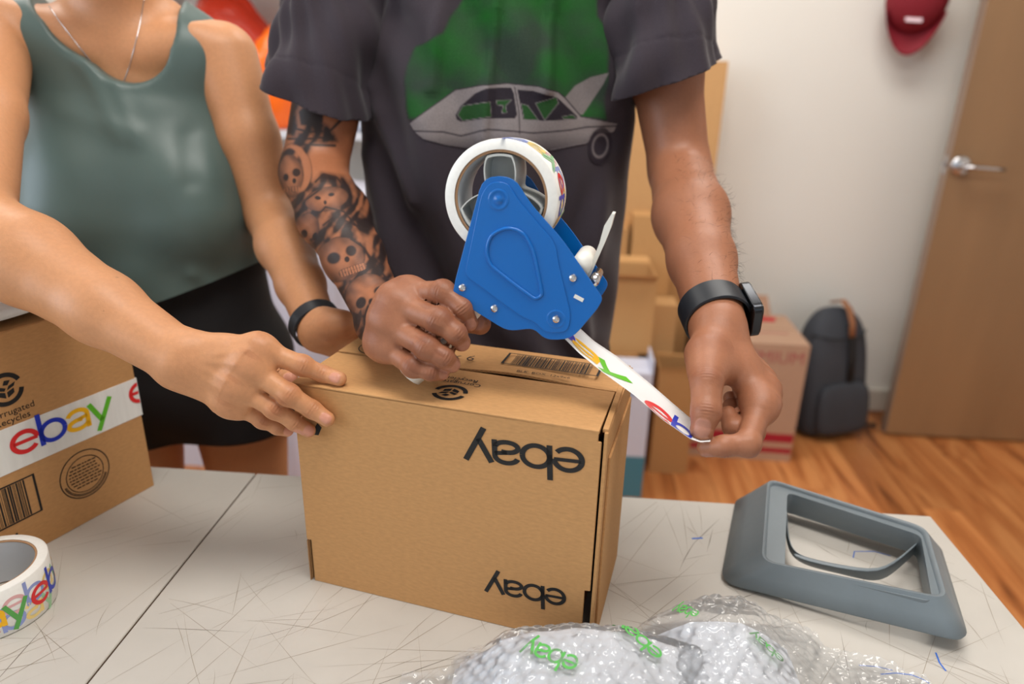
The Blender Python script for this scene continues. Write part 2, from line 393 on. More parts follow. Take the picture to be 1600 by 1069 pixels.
def recycle_mark(parent, fn, r, text=True):
    """broken ring with a folded carton inside and two lines of lettering under it"""
    mb = MB(); m2 = ([], [])
    stroke(m2, arc(0, 0, r*0.86, r*0.86, 25, 165, 26), r*0.26); stroke(m2, arc(0, 0, r*0.86, r*0.86, 190, 350, 26), r*0.26)
    mb.add([fn(p[0], p[1]) for p in m2[0]], m2[1])
    s_ = r*0.62
    for poly in ([(-0.7, -0.05), (-0.08, -0.3), (-0.08, -0.85), (-0.7, -0.5)], [(0.7, -0.05), (0.08, -0.3), (0.08, -0.85), (0.7, -0.5)], [(-0.75, 0.1), (-0.1, -0.15), (0.05, 0.1), (-0.55, 0.4)], [(0.1, -0.12), (0.75, 0.12), (0.95, 0.5), (0.3, 0.25)], [(-0.15, 0.45), (0.25, 0.35), (0.55, 0.75), (0.05, 0.85)]):
        mb.add([fn(p[0]*s_, p[1]*s_) for p in poly], [tuple(range(len(poly)))])
    mb.build('recycling_mark', M_INK, parent)
    if text:
        for i, tx in enumerate(('Corrugated', 'Recycles')):
            text_mb(tx, r*0.56, lambda x, y, k=i: fn(x, y-r*1.55-k*r*0.5)).build('printed_text', M_INK, parent)
def barcode(parent, fn, w_, h_, seed=1, fr=0.0016, quiet=0.1):
    mb = MB(); r = random.Random(seed)
    def q(x0, x1, y0, y1): mb.add([fn(x0, y0), fn(x1, y0), fn(x1, y1), fn(x0, y1)], [(0, 1, 2, 3)])
    q(0, w_, 0, fr); q(0, w_, h_-fr, h_); q(0, fr*1.5, fr, h_-fr); q(w_-fr*1.5, w_, fr, h_-fr)
    x = w_*quiet
    while x < w_*(1-quiet):
        b = r.choice([0.0005, 0.0005, 0.001, 0.0016]); q(x, x+b, fr*1.3, h_-fr*1.3); x += b+r.choice([0.0005, 0.0008, 0.0013])
    mb.build('barcode', M_INK, parent)

# ---- the carton being taped
BW, BD, BH = 0.2945, 0.151, 0.2238
FTL = UZ(455, 597, TZ+BH); bo = np.array([FTL[0], FTL[1], TZ]); bex = nz([0.286, -0.063, 0]); bey = np.array([-bex[1], bex[0], 0])
box, bl = frame_thing('cardboard_box', 'kraft cardboard box being taped shut, upside-down black lettering on its front', 'box', bo, bex, bey)
th = 0.003
MB().box(0.016, BW-0.016, 0.016, BD-0.016, 0.001, BH-0.030).build('inner_liner', M_CARD, box)
fp = [(0.0055, 0), (BW-0.0085, 0), (BW-0.0085, 0.062), (BW-0.0036, 0.0625), (BW-0.0036, BH-0.0105), (BW-0.0065, BH-0.0105), (BW-0.0065, BH-0.0012), (0.0004, BH-0.0012), (0.0004, 0.05), (0.0055, 0.05)]
MB().prism(fp, (0, 0, 0), (1, 0, 0), (0, 0, 1), (0, 1, 0), 0.002).build('front_panel', M_CARD, box, bevel=0.0006, seg=1)
MB().box(0, BW, BD-0.002, BD, 0, BH-0.0035).build('back_panel', M_CARD, box)
MB().box(0.0, 0.0022, 0.0025, BD-0.002, 0.0, BH-0.001).build('side_panel', M_CARD, box)
MB().box(BW-0.002, BW+0.0012, 0.0012, BD, 0.0, BH-0.002).build('side_panel', M_CARD, box, bevel=0.0006)
MB().box(BW+0.0012, BW+0.0035, 0.012, BD-0.01, 0.0, BH-0.03).build('tuck_flap', M_CARD, box, bevel=0.0006)
MB().box(0.0006, 0.002, -0.0002, 0.0015, 0.0, 0.049).build('corrugated_edge', M_FLUTE, box)
SEAM = 0.083
fl = MB(); fl.prism([(0, BH-0.0033), (0, BH-0.0006), (0.0012, BH), (SEAM-0.002, BH), (SEAM-0.002, BH-0.0033)], (0.0, 0, 0), (0, 1, 0), (0, 0, 1), (1, 0, 0), BW-0.006)
fl.build('top_flap', M_CARD, box, bevel=0.0005, seg=1)
rows = []
for i in range(31):
    x = (BW-0.004)*i/30; lift = 0.0022*math.sin(PI*min(1, max(0, (x-0.08)/0.2)))**2+0.001*math.sin(x*40)
    rows.append([(x, SEAM+0.001, BH+lift), (x, SEAM+0.02, BH+lift*0.8), (x, (SEAM+BD)/2, BH+lift*0.4), (x, BD, BH)])
bf = MB().grid(rows); ob = bf.build('top_flap', M_CARD, box, solid=0.0026); ob.modifiers['solid'].offset = -1
MB().prism([(0, 0), (0.005, 0.0), (0.003, BD-0.006), (-0.002, BD-0.006)], (BW-0.004, 0.004, BH-0.0032), (1, 0, 0), (0, 1, 0), (0, 0, 1), 0.0036).build('side_flap', M_CARD, box, bevel=0.0004, seg=1)
fz = MB(); v = []
for i in range(241):
    x = 0.05+(BW-0.055)*i/240; lift = 0.0022*math.sin(PI*min(1, max(0, (x-0.08)/0.2)))**2+0.001*math.sin(x*40)
    zz = BH+lift-0.0013+0.0009*math.sin(i*PI/2*0.9); v += [(x, SEAM-0.0002, zz-0.0003), (x, SEAM-0.0002, zz+0.0003)]
fz.add(v, [(2*k, 2*k+2, 2*k+3, 2*k+1) for k in range(240)]); fz.build('corrugated_edge', M_FLUTE, box)
# print: front face, turned upside down (text runs to the left, tops point down)
def onfront(px, py): return bl(UPL(px, py, bo, bey))
def box_print(a, b, xh):
    """a = start of text, b = end of text in pixels along the letters' foot line"""
    A, B = onfront(*a), onfront(*b); A[1] = B[1] = 0; e1 = nz(B-A); e2 = np.array([e1[2], 0, -e1[0]])
    if e2[2] > 0: e2 = -e2
    _, wd = word_parts(); L_ = np.linalg.norm(B-A); s_ = L_/wd
    for ch, v_, f_ in word_parts()[0]:
        MB().add([A+e1*p[0]*s_+e2*p[1]*xh+np.array([0, -0.0004, 0]) for p in v_], f_).build('printed_letter', M_INK, box)
box_print((913, 702), (724, 681), 0.0235)
box_print((884, 922), (757, 899), 0.0185)
MB().add([(x, -0.0004, z) for x, z in [tuple(onfront(*q)[[0, 2]]) for q in ((487, 679), (498, 680), (503, 668), (496, 661))]], [(0, 1, 2, 3)]).build('printed_mark', M_INK, box)
def ontop(px, py): q = bl(UZ(px, py, TZ+BH)); q[2] = BH; return q
def topup(c, up=0.0): return lambda x, y: np.array([c[0]+x, c[1]+y, BH+0.0006+up])
def topfn(c, lift=0.0006, turn=0.0, up=0.0):
    cs, sn = math.cos(turn), math.sin(turn)
    return lambda x, y: np.array([c[0]-(x*cs-y*sn), c[1]-(x*sn+y*cs), BH+lift+up])
recycle_mark(box, topfn(ontop(703, 614)), 0.0165, True)
bc = ontop(943, 572); barcode(box, lambda x, y: np.array([bc[0]+0.001-x, bc[1]-0.006-y, BH+0.0034]), 0.098, 0.030, 4)
c6 = ontop(725, 563); text_mb('x 6', 0.019, topup(c6-np.array([0, 0.006, 0]), 0.0028)).build('printed_text', M_INK, box)
ct = ontop(848, 591); text_mb('BLK_BOX_12x9x6', 0.0068, topup(ct-np.array([0, 0.001, 0]), 0.0030)).build('printed_text', M_INK, box)
cr_ = ontop(590, 548); m2 = ([], []); stroke(m2, arc(0, 0, 0.019, 0.019, 0, 360, 40), 0.0012); stroke(m2, arc(0, 0, 0.0145, 0.0145, 0, 360, 40), 0.001)
f_ = topfn(cr_, up=0.0026); MB().add([f_(*p) for p in m2[0]], m2[1]).build('printed_stamp', M_INK, box)

# ---- the taped carton on the left
c0 = UZ(242, 758, TZ); ldir = nz(np.array([-0.369, -0.93, 0])); lnor = np.array([0.93, -0.369, 0])
LBW, LBH, LBD = 0.33, 0.246, 0.30
lbox, ll = frame_thing('cardboard_box', 'brown cardboard box sealed with white lettered tape at the left end of the table', 'box', c0, -ldir, -lnor)
# local x runs back to the right end (0), negative x towards the camera; local y goes into the box
MB().box(-LBW+0.003, -0.003, 0.003, LBD-0.003, 0.001, LBH-0.003).build('inner_liner', M_CARD2, lbox)
MB().box(-LBW, -0.0008, 0, 0.003, 0, LBH-0.0008).build('front_panel', M_CARD2, lbox, bevel=0.0006, seg=1)
MB().box(-0.003, 0, 0.0012, LBD, 0, LBH-0.0008).build('side_panel', M_CARD2, lbox, bevel=0.0006, seg=1)
MB().box(-LBW, -LBW+0.003, 0.003, LBD, 0, LBH).build('side_panel', M_CARD2, lbox); MB().box(-LBW, 0, LBD-0.003, LBD, 0, LBH).build('back_panel', M_CARD2, lbox)
MB().box(-LBW, -0.0006, 0.0006, LBD, LBH-0.003, LBH).build('top_panel', M_CARD2, lbox, bevel=0.0006, seg=1)
def onleft(px, py): q = ll(UPL(px, py, c0, lnor)); return q
# tape band over the seam
ta, tb_ = onleft(0, 684), onleft(219, 618)
z_mid = 0.1235; tw = 0.0242
MB().box(-LBW, 0.0006, -0.0006, 0.0004, z_mid-tw, z_mid+tw).build('tape_band', mat('worn_white_tape', srgb(236, 236, 232), 0.4, noise=(40, 0.05, 4), stretch=(3, 1, 0.3)), lbox)
MB().box(0.0, 0.0008, 0.0, 0.045, z_mid-tw, z_mid+tw).build('tape_band', mat('worn_white_tape', srgb(236, 236, 232), 0.4, noise=(40, 0.05, 4), stretch=(3, 1, 0.3)), lbox)
def leftfn(c, ang=0.0, lift=0.0004):
    cs, sn = math.cos(ang), math.sin(ang)
    return lambda x, y: np.array([c[0]+x*cs-y*sn, -lift, c[2]+x*sn+y*cs])
def left_logo(pa, xh, wd_scale=None):
    A = onleft(*pa)
    for ch, v_, f_ in word_parts()[0]:
        fn = leftfn(A, 0, 0.0012); MB().add([fn(p[0]*xh*1.1, p[1]*xh) for p in v_ if True], f_).build('printed_letter', LOGO_COL[ch], lbox)
left_logo((20, 716), 0.0255); 
A = onleft(204, 634); v_, f_, _ = letter('e'); fn = leftfn(A, 0, 0.0012)
MB().add([fn(min(p[0]*0.026, -A[0]-0.0004), p[1]*0.0255) for p in v_], f_).build('printed_letter', M_RED, lbox)
recycle_mark(lbox, leftfn(onleft(8, 609)), 0.0178, True)
sc = onleft(133, 740); m2 = ([], []); stroke(m2, arc(0, 0, 0.0285, 0.0285, 0, 360, 48), 0.0012); stroke(m2, arc(0, 0, 0.0215, 0.0215, 0, 360, 48), 0.0009)
fn = leftfn(sc); MB().add([fn(*p) for p in m2[0]], m2[1]).build('printed_stamp', M_INK, lbox)
mb = MB(); rr = random.Random(2)
for k, yy in enumerate(np.linspace(0.013, -0.014, 8)):
    x = -math.sqrt(max(0, 0.0185**2-yy**2))
    while x < math.sqrt(max(0, 0.0185**2-yy**2))-0.002:
        l_ = rr.uniform(0.002, 0.005); mb.add([fn(x, yy), fn(x+l_, yy), fn(x+l_, yy+0.0014), fn(x, yy+0.0014)], [(0, 1, 2, 3)]); x += l_+0.001
for k in range(34):
    a = math.radians(195+k*4.2); a2 = a+0.045; mb.add([fn(0.0235*math.cos(a), 0.0235*math.sin(a)), fn(0.0265*math.cos(a), 0.0265*math.sin(a)), fn(0.0265*math.cos(a2), 0.0265*math.sin(a2)), fn(0.0235*math.cos(a2), 0.0235*math.sin(a2))], [(0, 1, 2, 3)])
mb.build('stamp_lettering', M_INK, lbox)
bq = onleft(67, 797); fnb = leftfn(bq); barcode(lbox, lambda x, y: fnb(-x, y), 0.11, 0.046, 9)
c12 = onleft(16, 838); text_mb('12', 0.024, leftfn(c12, PI)).build('printed_text', M_INK, lbox)

# ---- white poly bag lying on the left carton
M_BAG = mat('white_poly_bag', srgb(225, 227, 228), 0.3, bump=(22, 0.5, 0.01), noise=(14, 0.05, 4))
P_ = []; rg = np.random.default_rng(3)
for i in range(25):
    row_ = []
    for j in range(25):
        u, v = i/24*2-1, j/24*2-1; d_ = max(0, 1-(abs(u)**3+abs(v)**3)); row_.append((u, v, d_))
    P_.append(row_)
bagc = np.array([-0.150, 0.098]); mbt = MB()
for sgn in (1, -1):
    G = [[(bagc[0]+u*0.120, bagc[1]+v*0.105, LBH+0.0035+0.0195+sgn*0.0190*d_**0.28+((0.004*math.sin(u*9+v*5)+0.003*math.sin(v*17-u*6))*d_ if sgn > 0 else 0)+(0.006*d_ if sgn > 0 else 0)) for (u, v, d_) in row_] for row_ in P_]
    mbt.grid(G)
bag = mbt.build('poly_bag', M_BAG, None, weld=True, smooth=True); bag.matrix_world = lbox.matrix_world.copy()
tag(bag, 'puffy white poly mailer lying on top of the taped box', 'bag')

# ---- loose roll of tape at the lower left
M_KRAFTCORE = mat('paper_core', srgb(170, 132, 98), 0.8); M_COREIN = mat('grey_core_inside', srgb(196, 198, 202), 0.7); M_TAPESIDE = mat('tape_roll_side', srgb(240, 239, 234), 0.45, noise=(300, 0.02, 2))
def roll_profile(r0, r1, w_): return [(r0, 0), (r1-0.0008, 0), (r1, 0.0008), (r1, w_-0.0008), (r1-0.0008, w_), (r0, w_)]
def faded(rgb, k=0.55): return tuple(int(c*(1-k)+232*k) for c in rgb)
M_FADE = {'e': mat('faded_red_print', srgb(*faded((222, 38, 42), 0.72)), 0.35), 'b': mat('faded_blue_print', srgb(*faded((20, 52, 190), 0.6)), 0.35), 'a': mat('faded_yellow_print', srgb(*faded((250, 190, 20), 0.55)), 0.35), 'y': mat('faded_green_print', srgb(*faded((70, 170, 70), 0.55)), 0.35)}
M_GRN2 = mat('deep_green_print', srgb(90, 168, 80), 0.35)
def cyl_print(parent, v_, f_, r, a0, z0, s_, slant, m_, lift=0.0003, h=None, o=(0, 0, 0), ex=(1, 0, 0), ey=(0, 1, 0), ez=(0, 0, 1)):
    o, ex, ey, ez = map(lambda q: np.asarray(q, float), (o, ex, ey, ez)); mb = MB(); pts = []
    for p in v_:
        an = a0+(p[0]+slant*p[1])*s_/r; z = z0+p[1]*(h or s_)
        pts.append(o+ex*math.cos(an)*(r+lift)+ey*math.sin(an)*(r+lift)+ez*z)
    mb.add(pts, f_).build('printed_letter', m_, parent)
RR = 0.050; RW = 0.048
e_t = UZ(88, 880, TZ+0.05); rc = np.array([-0.528, 0.500, TZ+0.0006])
roll, _ = frame_thing('tape_roll', 'loose roll of white lettered packing tape lying flat on the table', 'tape roll', rc, (1, 0, 0), (0, 1, 0))
MB().lathe(roll_profile(0.0412, RR, RW), n=96).build('tape_winding', M_TAPESIDE, roll, smooth=True, bevel=0.0)
MB().lathe([(0.0392, 0.0004), (0.0392, RW-0.0008), (0.0396, RW-0.0004), (0.0412, RW-0.0004), (0.0412, 0.0004)], n=96).build('paper_core', M_KRAFTCORE, roll, smooth=False)
MB().lathe([(0.0390, 0.001), (0.0390, RW-0.0014)], n=96).build('core_lining', M_COREIN, roll, smooth=True)
parts_, wd_ = word_parts()
def ring_word(parent, r, a0, z0, s_, h, cols, slant=0.0, lift=0.0003, **k):
    for ch, v_, f_ in parts_: cyl_print(parent, v_, f_, r, a0, z0, s_, slant, cols[ch], lift, h, **k)
s_ = 0.0185
ring_word(roll, RR, math.radians(-66), 0.004, s_, s_, M_FADE, lift=0.0002); ring_word(roll, RR, math.radians(-40), 0.019, s_, s_, M_FADE, lift=0.00022)
ring_word(roll, RR, math.radians(-13), 0.0125, s_*1.12, s_*1.12, dict(LOGO_COL), lift=0.0005)
for ch, v_, f_ in parts_[3:]: cyl_print(roll, v_-np.array([3.1, 0]), f_, RR, math.radians(-38), 0.0115, s_*1.1, 0, M_GRN2, 0.0004, s_*1.1)
for ch, v_, f_ in parts_[2:3]: cyl_print(roll, v_-np.array([2.05, 0]), f_, RR, math.radians(-62), 0.0115, s_*1.1, 0, M_YEL, 0.0004, s_*1.1)

# ---- grey plastic bezel on the right
M_GREY = mat('grey_primer_plastic', srgb(112, 122, 128), 0.40, noise=(14, 0.10, 6), bump=(90, 0.08, 0.002)); M_GREYD = M_GREY
def rloop(c, r, n=7):
    """closed loop through four 3D corners with rounded corners of radius r (fraction-safe)"""
    out = []
    for i in range(4):
        p, a, b = c[i], c[i-1], c[(i+1) % 4]; ua, ub = nz(a-p), nz(b-p)
        p0, p1 = p+ua*r, p+ub*r
        for k in range(n):
            t = k/(n-1); out.append((1-t)**2*p0+2*t*(1-t)*p+t*t*p1)
    return out
rim = [UZ(1197, 745, 0.806), UZ(1452, 824, 0.806), UZ(1486, 940, 0.806), UZ(1186, 878, 0.795)]
nrm = nz(np.cross(rim[1]-rim[0], rim[3]-rim[0])); nrm = nrm if nrm[2] > 0 else -nrm
base = [UZ(1150, 778, 0.762), np.array([0.440, 0.690, 0.772]), UZ(1515, 1008, 0.776), UZ(1125, 912, 0.7615)]
inn = [UZ(1231, 765, 0.806), UZ(1440, 832, 0.806), UZ(1459, 936, 0.806), UZ(1227, 884, 0.797)]
ctr = sum(rim)/4
def shrink(c, k): cc = sum(c)/4; return [cc+(p-cc)*(1-k/np.linalg.norm(p-cc)) for p in c]
bz = thing('plastic_bezel', 'grey moulded plastic bezel with a wide rectangular opening lying on the table', 'plastic bezel', tuple(base[3]))
bz0 = np.array(base[3])
def loops_mb(loops, close=False):
    mb = MB(); n = len(loops[0]); v = [p-bz0 for l_ in loops for p in l_]; f = []
    for i in range(len(loops)-(0 if close else 1)):
        j = (i+1) % len(loops)
        for k in range(n): f.append((i*n+k, i*n+(k+1) % n, j*n+(k+1) % n, j*n+k))
    return mb.add(v, f)
step = [p-nrm*0.004 for p in shrink(rim, 0.0085)]
mid = [a*0.5+b*0.5+np.array([0, 0, 0.0]) for a, b in zip(rim, base)]
inner_base = [p+np.array([0, 0, 0.001]) for p in shrink(base, 0.006)]
outer = [rloop(shrink(base, 0.002), 0.017), rloop([p+(0, 0, 0.003) for p in base], 0.019), rloop(mid, 0.019), rloop([p-nrm*0.003 for p in rim], 0.016), rloop(shrink(rim, 0.003), 0.015)]
loops_mb(outer).build('outer_wall', M_GREY, bz, smooth=True)
loops_mb([rloop(shrink(rim, 0.003), 0.015), rloop(shrink(rim, 0.0068), 0.013), rloop([p+nrm*0.0 for p in step], 0.0125)]).build('raised_lip', M_GREY, bz, smooth=True)
loops_mb([rloop(step, 0.0125), rloop([p-nrm*0.004 for p in inn], 0.009), rloop([p-nrm*0.0075 for p in inn], 0.009)]).build('face_plate', M_GREY, bz, smooth=False)
back_in = [p-nrm*0.0076 for p in inn]
wallin = [rloop(back_in, 0.009), rloop([a*0.93+b*0.07-np.array([0, 0, 0.021]) for a, b in zip(back_in, inner_base)], 0.012), rloop([a*0.6+b*0.4-np.array([0, 0, 0.014]) for a, b in zip(back_in, inner_base)], 0.014), rloop(inner_base, 0.016), rloop(shrink(base, 0.002), 0.017)]
loops_mb(wallin).build('inner_wall', M_GREYD, bz, smooth=True)
# curved flange hanging inside the opening
def q_bez(a, b, t): return a*(1-t)+b*t
fpath = [(1229, 790), (1230, 835), (1238, 862), (1262, 872), (1310, 882), (1360, 890), (1384, 885), (1410, 868), (1438, 842)]
frows = []
for i, (px, py) in enumerate(fpath):
    a = UZ(px, py, 0.792); b = UZ(px+(-2 if i < 3 else 1), py+(14 if i > 2 else 9)+(6 if 4 < i < 7 else 0), 0.7725); frows.append([a-bz0, (a*0.5+b*0.5)+np.array([0.0, -0.001, 0])-bz0, b-bz0])
MB().grid(frows).build('inner_flange', M_GREYD, bz, solid=0.0022, sub=2)
MB().grid([[UZ(px, py, 0.793)-bz0, UZ(px-1, py+5, 0.793)-bz0+np.array([0, 0, -0.001])] for px, py in fpath[2:]]).build('flange_ledge', M_GREYD, bz, solid=0.0016, sub=1)

# ---- bubble wrap mailers in the foreground
def bubble_mat(name, tint, white, alpha):
    mm = bpy.data.materials.new(name); mm.use_nodes = True; N, L = mm.node_tree.nodes, mm.node_tree.links; N.remove(N['Principled BSDF'])
    out = N['Material Output']; tr_ = N.new('ShaderNodeBsdfTransparent'); tr_.inputs[0].default_value = (0.97, 0.98, 0.99, 1)
    gl = N.new('ShaderNodeBsdfGlossy'); gl.inputs['Roughness'].default_value = 0.07; gl.inputs['Color'].default_value = (1, 1, 1, 1)
    df = N.new('ShaderNodeBsdfDiffuse'); df.inputs[0].default_value = (*white, 1); tl_ = N.new('ShaderNodeBsdfTranslucent'); tl_.inputs[0].default_value = (*white, 1)
    m0 = N.new('ShaderNodeMixShader'); m0.inputs[0].default_value = 0.4; L.new(df.outputs[0], m0.inputs[1]); L.new(tl_.outputs[0], m0.inputs[2])
    m1 = N.new('ShaderNodeMixShader'); m1.inputs[0].default_value = alpha; L.new(tr_.outputs[0], m1.inputs[1]); L.new(m0.outputs[0], m1.inputs[2])
    fr = N.new('ShaderNodeFresnel'); fr.inputs['IOR'].default_value = 1.5; m2_ = N.new('ShaderNodeMixShader'); L.new(fr.outputs[0], m2_.inputs[0]); L.new(m1.outputs[0], m2_.inputs[1]); L.new(gl.outputs[0], m2_.inputs[2])
    L.new(m2_.outputs[0], out.inputs['Surface'])
    return mm
M_BUB = bubble_mat('bubble_film', (1, 1, 1), (0.94, 0.96, 1.0), 0.20)
M_PAPER = mat('white_mailer_paper', srgb(240, 243, 250), 0.5, bump=(35, 0.35, 0.004)); M_GREENP = mat('pale_green_print', srgb(96, 188, 92), 0.5)
def vnoise(x, y, seed=0):
    r = np.random.default_rng(seed); s = 0
    for k in range(6):
        a = r.uniform(0, 2*PI); fq = r.uniform(18, 80); s = s+np.sin((x*math.cos(a)+y*math.sin(a))*fq+r.uniform(0, 6))/6
    return s
def mailer(name, label, ridge, seed, xr, yr, fall, film_h, paper_top, bub_r=0.0048):
    xs = [UP(px, py, y_)[0] for px, py, y_ in ridge]; zs = [UP(px, py, y_)[2] for px, py, y_ in ridge]; ys = [y_ for _, _, y_ in ridge]
    def base_h(X, Y):
        zr = np.maximum(np.interp(X, xs, zs, left=TZ+0.001, right=TZ+0.001)-film_h-0.001, TZ+0.0015); yr_ = np.interp(X, xs, ys)
        t = np.clip((yr_-Y)/fall, -1, 1); k = np.where(t < 0, np.clip(1+t*1.0, 0, 1)**0.6, 1-0.25*np.clip((yr_-Y)/0.25, 0, 1))
        h = (zr-TZ)*k; return TZ+0.001+np.maximum(h, 0)*(1+0.10*vnoise(X, Y, seed))
    t = thing(name, label, 'mailer', (float(np.mean(xs)), float(np.mean(ys)), TZ)); o = np.array(t.location)
    st = 0.00115; gx, gy = np.arange(xr[0], xr[1], st), np.arange(yr[0], yr[1], st); X, Y = np.meshgrid(gx, gy, indexing='ij')
    # crumpled coordinates so the rows of bubbles wander
    Xw = X+0.006*vnoise(X, Y, seed+1); Yw = Y+0.006*vnoise(X, Y, seed+2)
    p = bub_r*2.15; rowi = np.round(Yw/(p*0.866)); xo = np.where(rowi % 2 == 0, 0, p/2); ci = np.round((Xw-xo)/p); dx, dy = Xw-xo-ci*p, Yw-rowi*p*0.866
    hash_ = np.modf(np.abs(np.sin(ci*12.99+rowi*78.23)*43758.5))[0]
    rad = np.sqrt(dx*dx+dy*dy)/bub_r; bub = np.sqrt(np.clip(1-rad**2, 0, 1))*bub_r*0.46*(0.35+0.75*hash_)
    B = base_h(X, Y); crease = 0.0050*np.abs(vnoise(X*1.8, Y*1.8, seed+5))+0.0030*np.abs(vnoise(X*5, Y*5, seed+9))
    Z = B+film_h*0.35+crease+bub
    keep = B > TZ+0.0024
    keep = keep & (np.interp(X, xs, ys)+fall*0.97 > Y)
    n = len(gy); idx = np.arange(X.size).reshape(X.shape); q = np.stack([idx[:-1, :-1], idx[1:, :-1], idx[1:, 1:], idx[:-1, 1:]], -1).reshape(-1, 4)
    kk = (keep[:-1, :-1] & keep[1:, :-1] & keep[1:, 1:] & keep[:-1, 1:]).ravel(); q = q[kk]
    V = np.stack([X, Y, Z], -1).reshape(-1, 3)-o; used = np.unique(q); rm = -np.ones(len(V), int); rm[used] = np.arange(len(used))
    mesh_np('bubble_film', V[used], rm[q], M_BUB, t)
    gx2, gy2 = np.arange(xr[0]+0.004, xr[1]-0.004, 0.004), np.arange(yr[0], yr[1], 0.004); X2, Y2 = np.meshgrid(gx2, gy2, indexing='ij'); B2 = base_h(X2, Y2)
    k2 = paper_top(X2, Y2) & (B2 > TZ+0.004); idx = np.arange(X2.size).reshape(X2.shape); q = np.stack([idx[:-1, :-1], idx[1:, :-1], idx[1:, 1:], idx[:-1, 1:]], -1).reshape(-1, 4)
    q = q[(k2[:-1, :-1] & k2[1:, :-1] & k2[1:, 1:] & k2[:-1, 1:]).ravel()]
    V = np.stack([X2, Y2, np.maximum(B2-0.0025, TZ+0.0006)+0.0012*vnoise(X2*2, Y2*2, seed+3)*np.clip((B2-TZ)/0.02, 0, 1)], -1).reshape(-1, 3)-o; used = np.unique(q); rm = -np.ones(len(V), int); rm[used] = np.arange(len(used))
    if len(q): mesh_np('inner_paper', V[used], rm[q], M_PAPER, t)
    return t, o, base_h
def surf_fn(bh, o, c, ang, off):
    cs, sn = math.cos(ang), math.sin(ang)
    def f(x, y):
        X, Y = c[0]+x*cs-y*sn, c[1]+x*sn+y*cs
        return np.array([X, Y, float(bh(np.array(X), np.array(Y)))+off])-o
    return f
ridA = [(655, 1069, 0.455), (720, 1035, 0.465), (785, 988, 0.475), (830, 977, 0.475), (900, 971, 0.48), (970, 974, 0.48), (1020, 985, 0.48), (1080, 1005, 0.475), (1130, 1030, 0.47), (1200, 1075, 0.46)]
mA, oA, hA = mailer('bubble_mailer', 'clear bubble wrap mailer with green lettering lying against the box being taped', ridA, 11, (-0.12, 0.20), (0.30, 0.503), 0.022, 0.006, lambda X, Y: X < 9)
ridB = [(1000, 985, 0.51), (1035, 958, 0.52), (1075, 935, 0.525), (1115, 927, 0.53), (1150, 930, 0.53), (1185, 948, 0.53), (1215, 968, 0.53), (1260, 990, 0.53), (1320, 1025, 0.52), (1390, 1066, 0.51), (1410, 1080, 0.50)]
mB, oB, hB = mailer('bubble_mailer', 'crumpled clear bubble wrap lying against the grey plastic bezel', ridB, 23, (0.09, 0.34), (0.36, 0.556), 0.024, 0.006, lambda X, Y: (Y < 0.505) & (X < 0.222), 0.0050)
def green_logo(bh, o, par, px0, px1, z, xh, off):
    a = UZ(*px0, z); b = UZ(*px1, z); ang = math.atan2(b[1]-a[1], b[0]-a[0]); _, wd = word_parts(); s_ = np.linalg.norm((b-a)[:2])/wd; f = surf_fn(bh, o, a, ang, off)
    for ch, v_, f_ in word_parts()[0]: MB().add([f(p[0]*s_, p[1]*xh) for p in v_], f_).build('printed_letter', M_GREENP, par)
green_logo(hA, oA, mA, (905, 1062), (822, 1026), 0.79, 0.014, 0.0050)
green_logo(hA, oA, mA, (1035, 1046), (966, 996), 0.79, 0.011, 0.0056)
green_logo(hB, oB, mB, (1222, 1048), (1168, 1022), 0.78, 0.008, 0.004); green_logo(hB, oB, mB, (1090, 985), (1056, 962), 0.79, 0.008, 0.0055)
# ------------------------------------------------------------------ tape dispenser held above the carton
M_DBLUE = mat('blue_enamel', srgb(0, 100, 182), 0.28, spec=0.45, coat=0.15); M_WPLAS = mat('white_plastic', srgb(228, 226, 218), 0.4); M_GPLAS = mat('pale_grey_plastic', srgb(198, 200, 196), 0.42)
M_SCREW = mat('nickel_screw', srgb(215, 215, 218), 0.18, metal=1.0); M_BLADE = mat('steel_blade', srgb(190, 190, 192), 0.25, metal=1.0)
aw = nz(0.21*RX+0.29*UY+0.93*FW); dO = U(800, 400, 0.580); dex = nz(RX-aw*np.dot(RX, aw)); dey = np.cross(aw, dex)*-1
if np.dot(dey, UY) < 0: dey = -dey
disp, dl = frame_thing('tape_dispenser', 'blue metal handheld tape dispenser gripped above the box', 'tape dispenser', dO, dex, dey, -aw)
def dp(px, py): q = dl(UPL(px, py, dO, aw)); return np.array([q[0], q[1]])          # pixel on the front plate -> plate coordinates
def cz(x, y): return dp(660+x/2.812, 180+y/2.812)
def smooth_poly(pts, rad, n=5):
    pts = [np.asarray(p, float) for p in pts]; out = []; m_ = len(pts)
    for i in range(m_):
        p, a, b = pts[i], pts[i-1], pts[(i+1) % m_]; r = rad[i] if hasattr(rad, '__len__') else rad
        la, lb = np.linalg.norm(a-p), np.linalg.norm(b-p); r = min(r, la*0.48, lb*0.48); p0, p1 = p+(a-p)/la*r, p+(b-p)/lb*r
        for k in range(n):
            t = k/(n-1); out.append((1-t)**2*p0+2*t*(1-t)*p+t*t*p1)
    return out
plate = smooth_poly([cz(*q) for q in [(268, 268), (405, 268), (470, 380), (612, 540), (795, 805), (770, 850), (655, 985), (540, 985), (490, 935), (375, 948), (235, 862), (133, 790), (148, 715)]], [0.012, 0.012, 0.01, 0.01, 0.004, 0.004, 0.014, 0.014, 0.006, 0.008, 0.006, 0.004, 0.004])
ID = 0.055
ex3, ey3, ez3 = (1, 0, 0), (0, 1, 0), (0, 0, 1)
sp = MB().prism(plate, (0, 0, 0), ex3, ey3, ez3, 0.0014).build('side_plate', M_DBLUE, disp, bevel=0.0005)
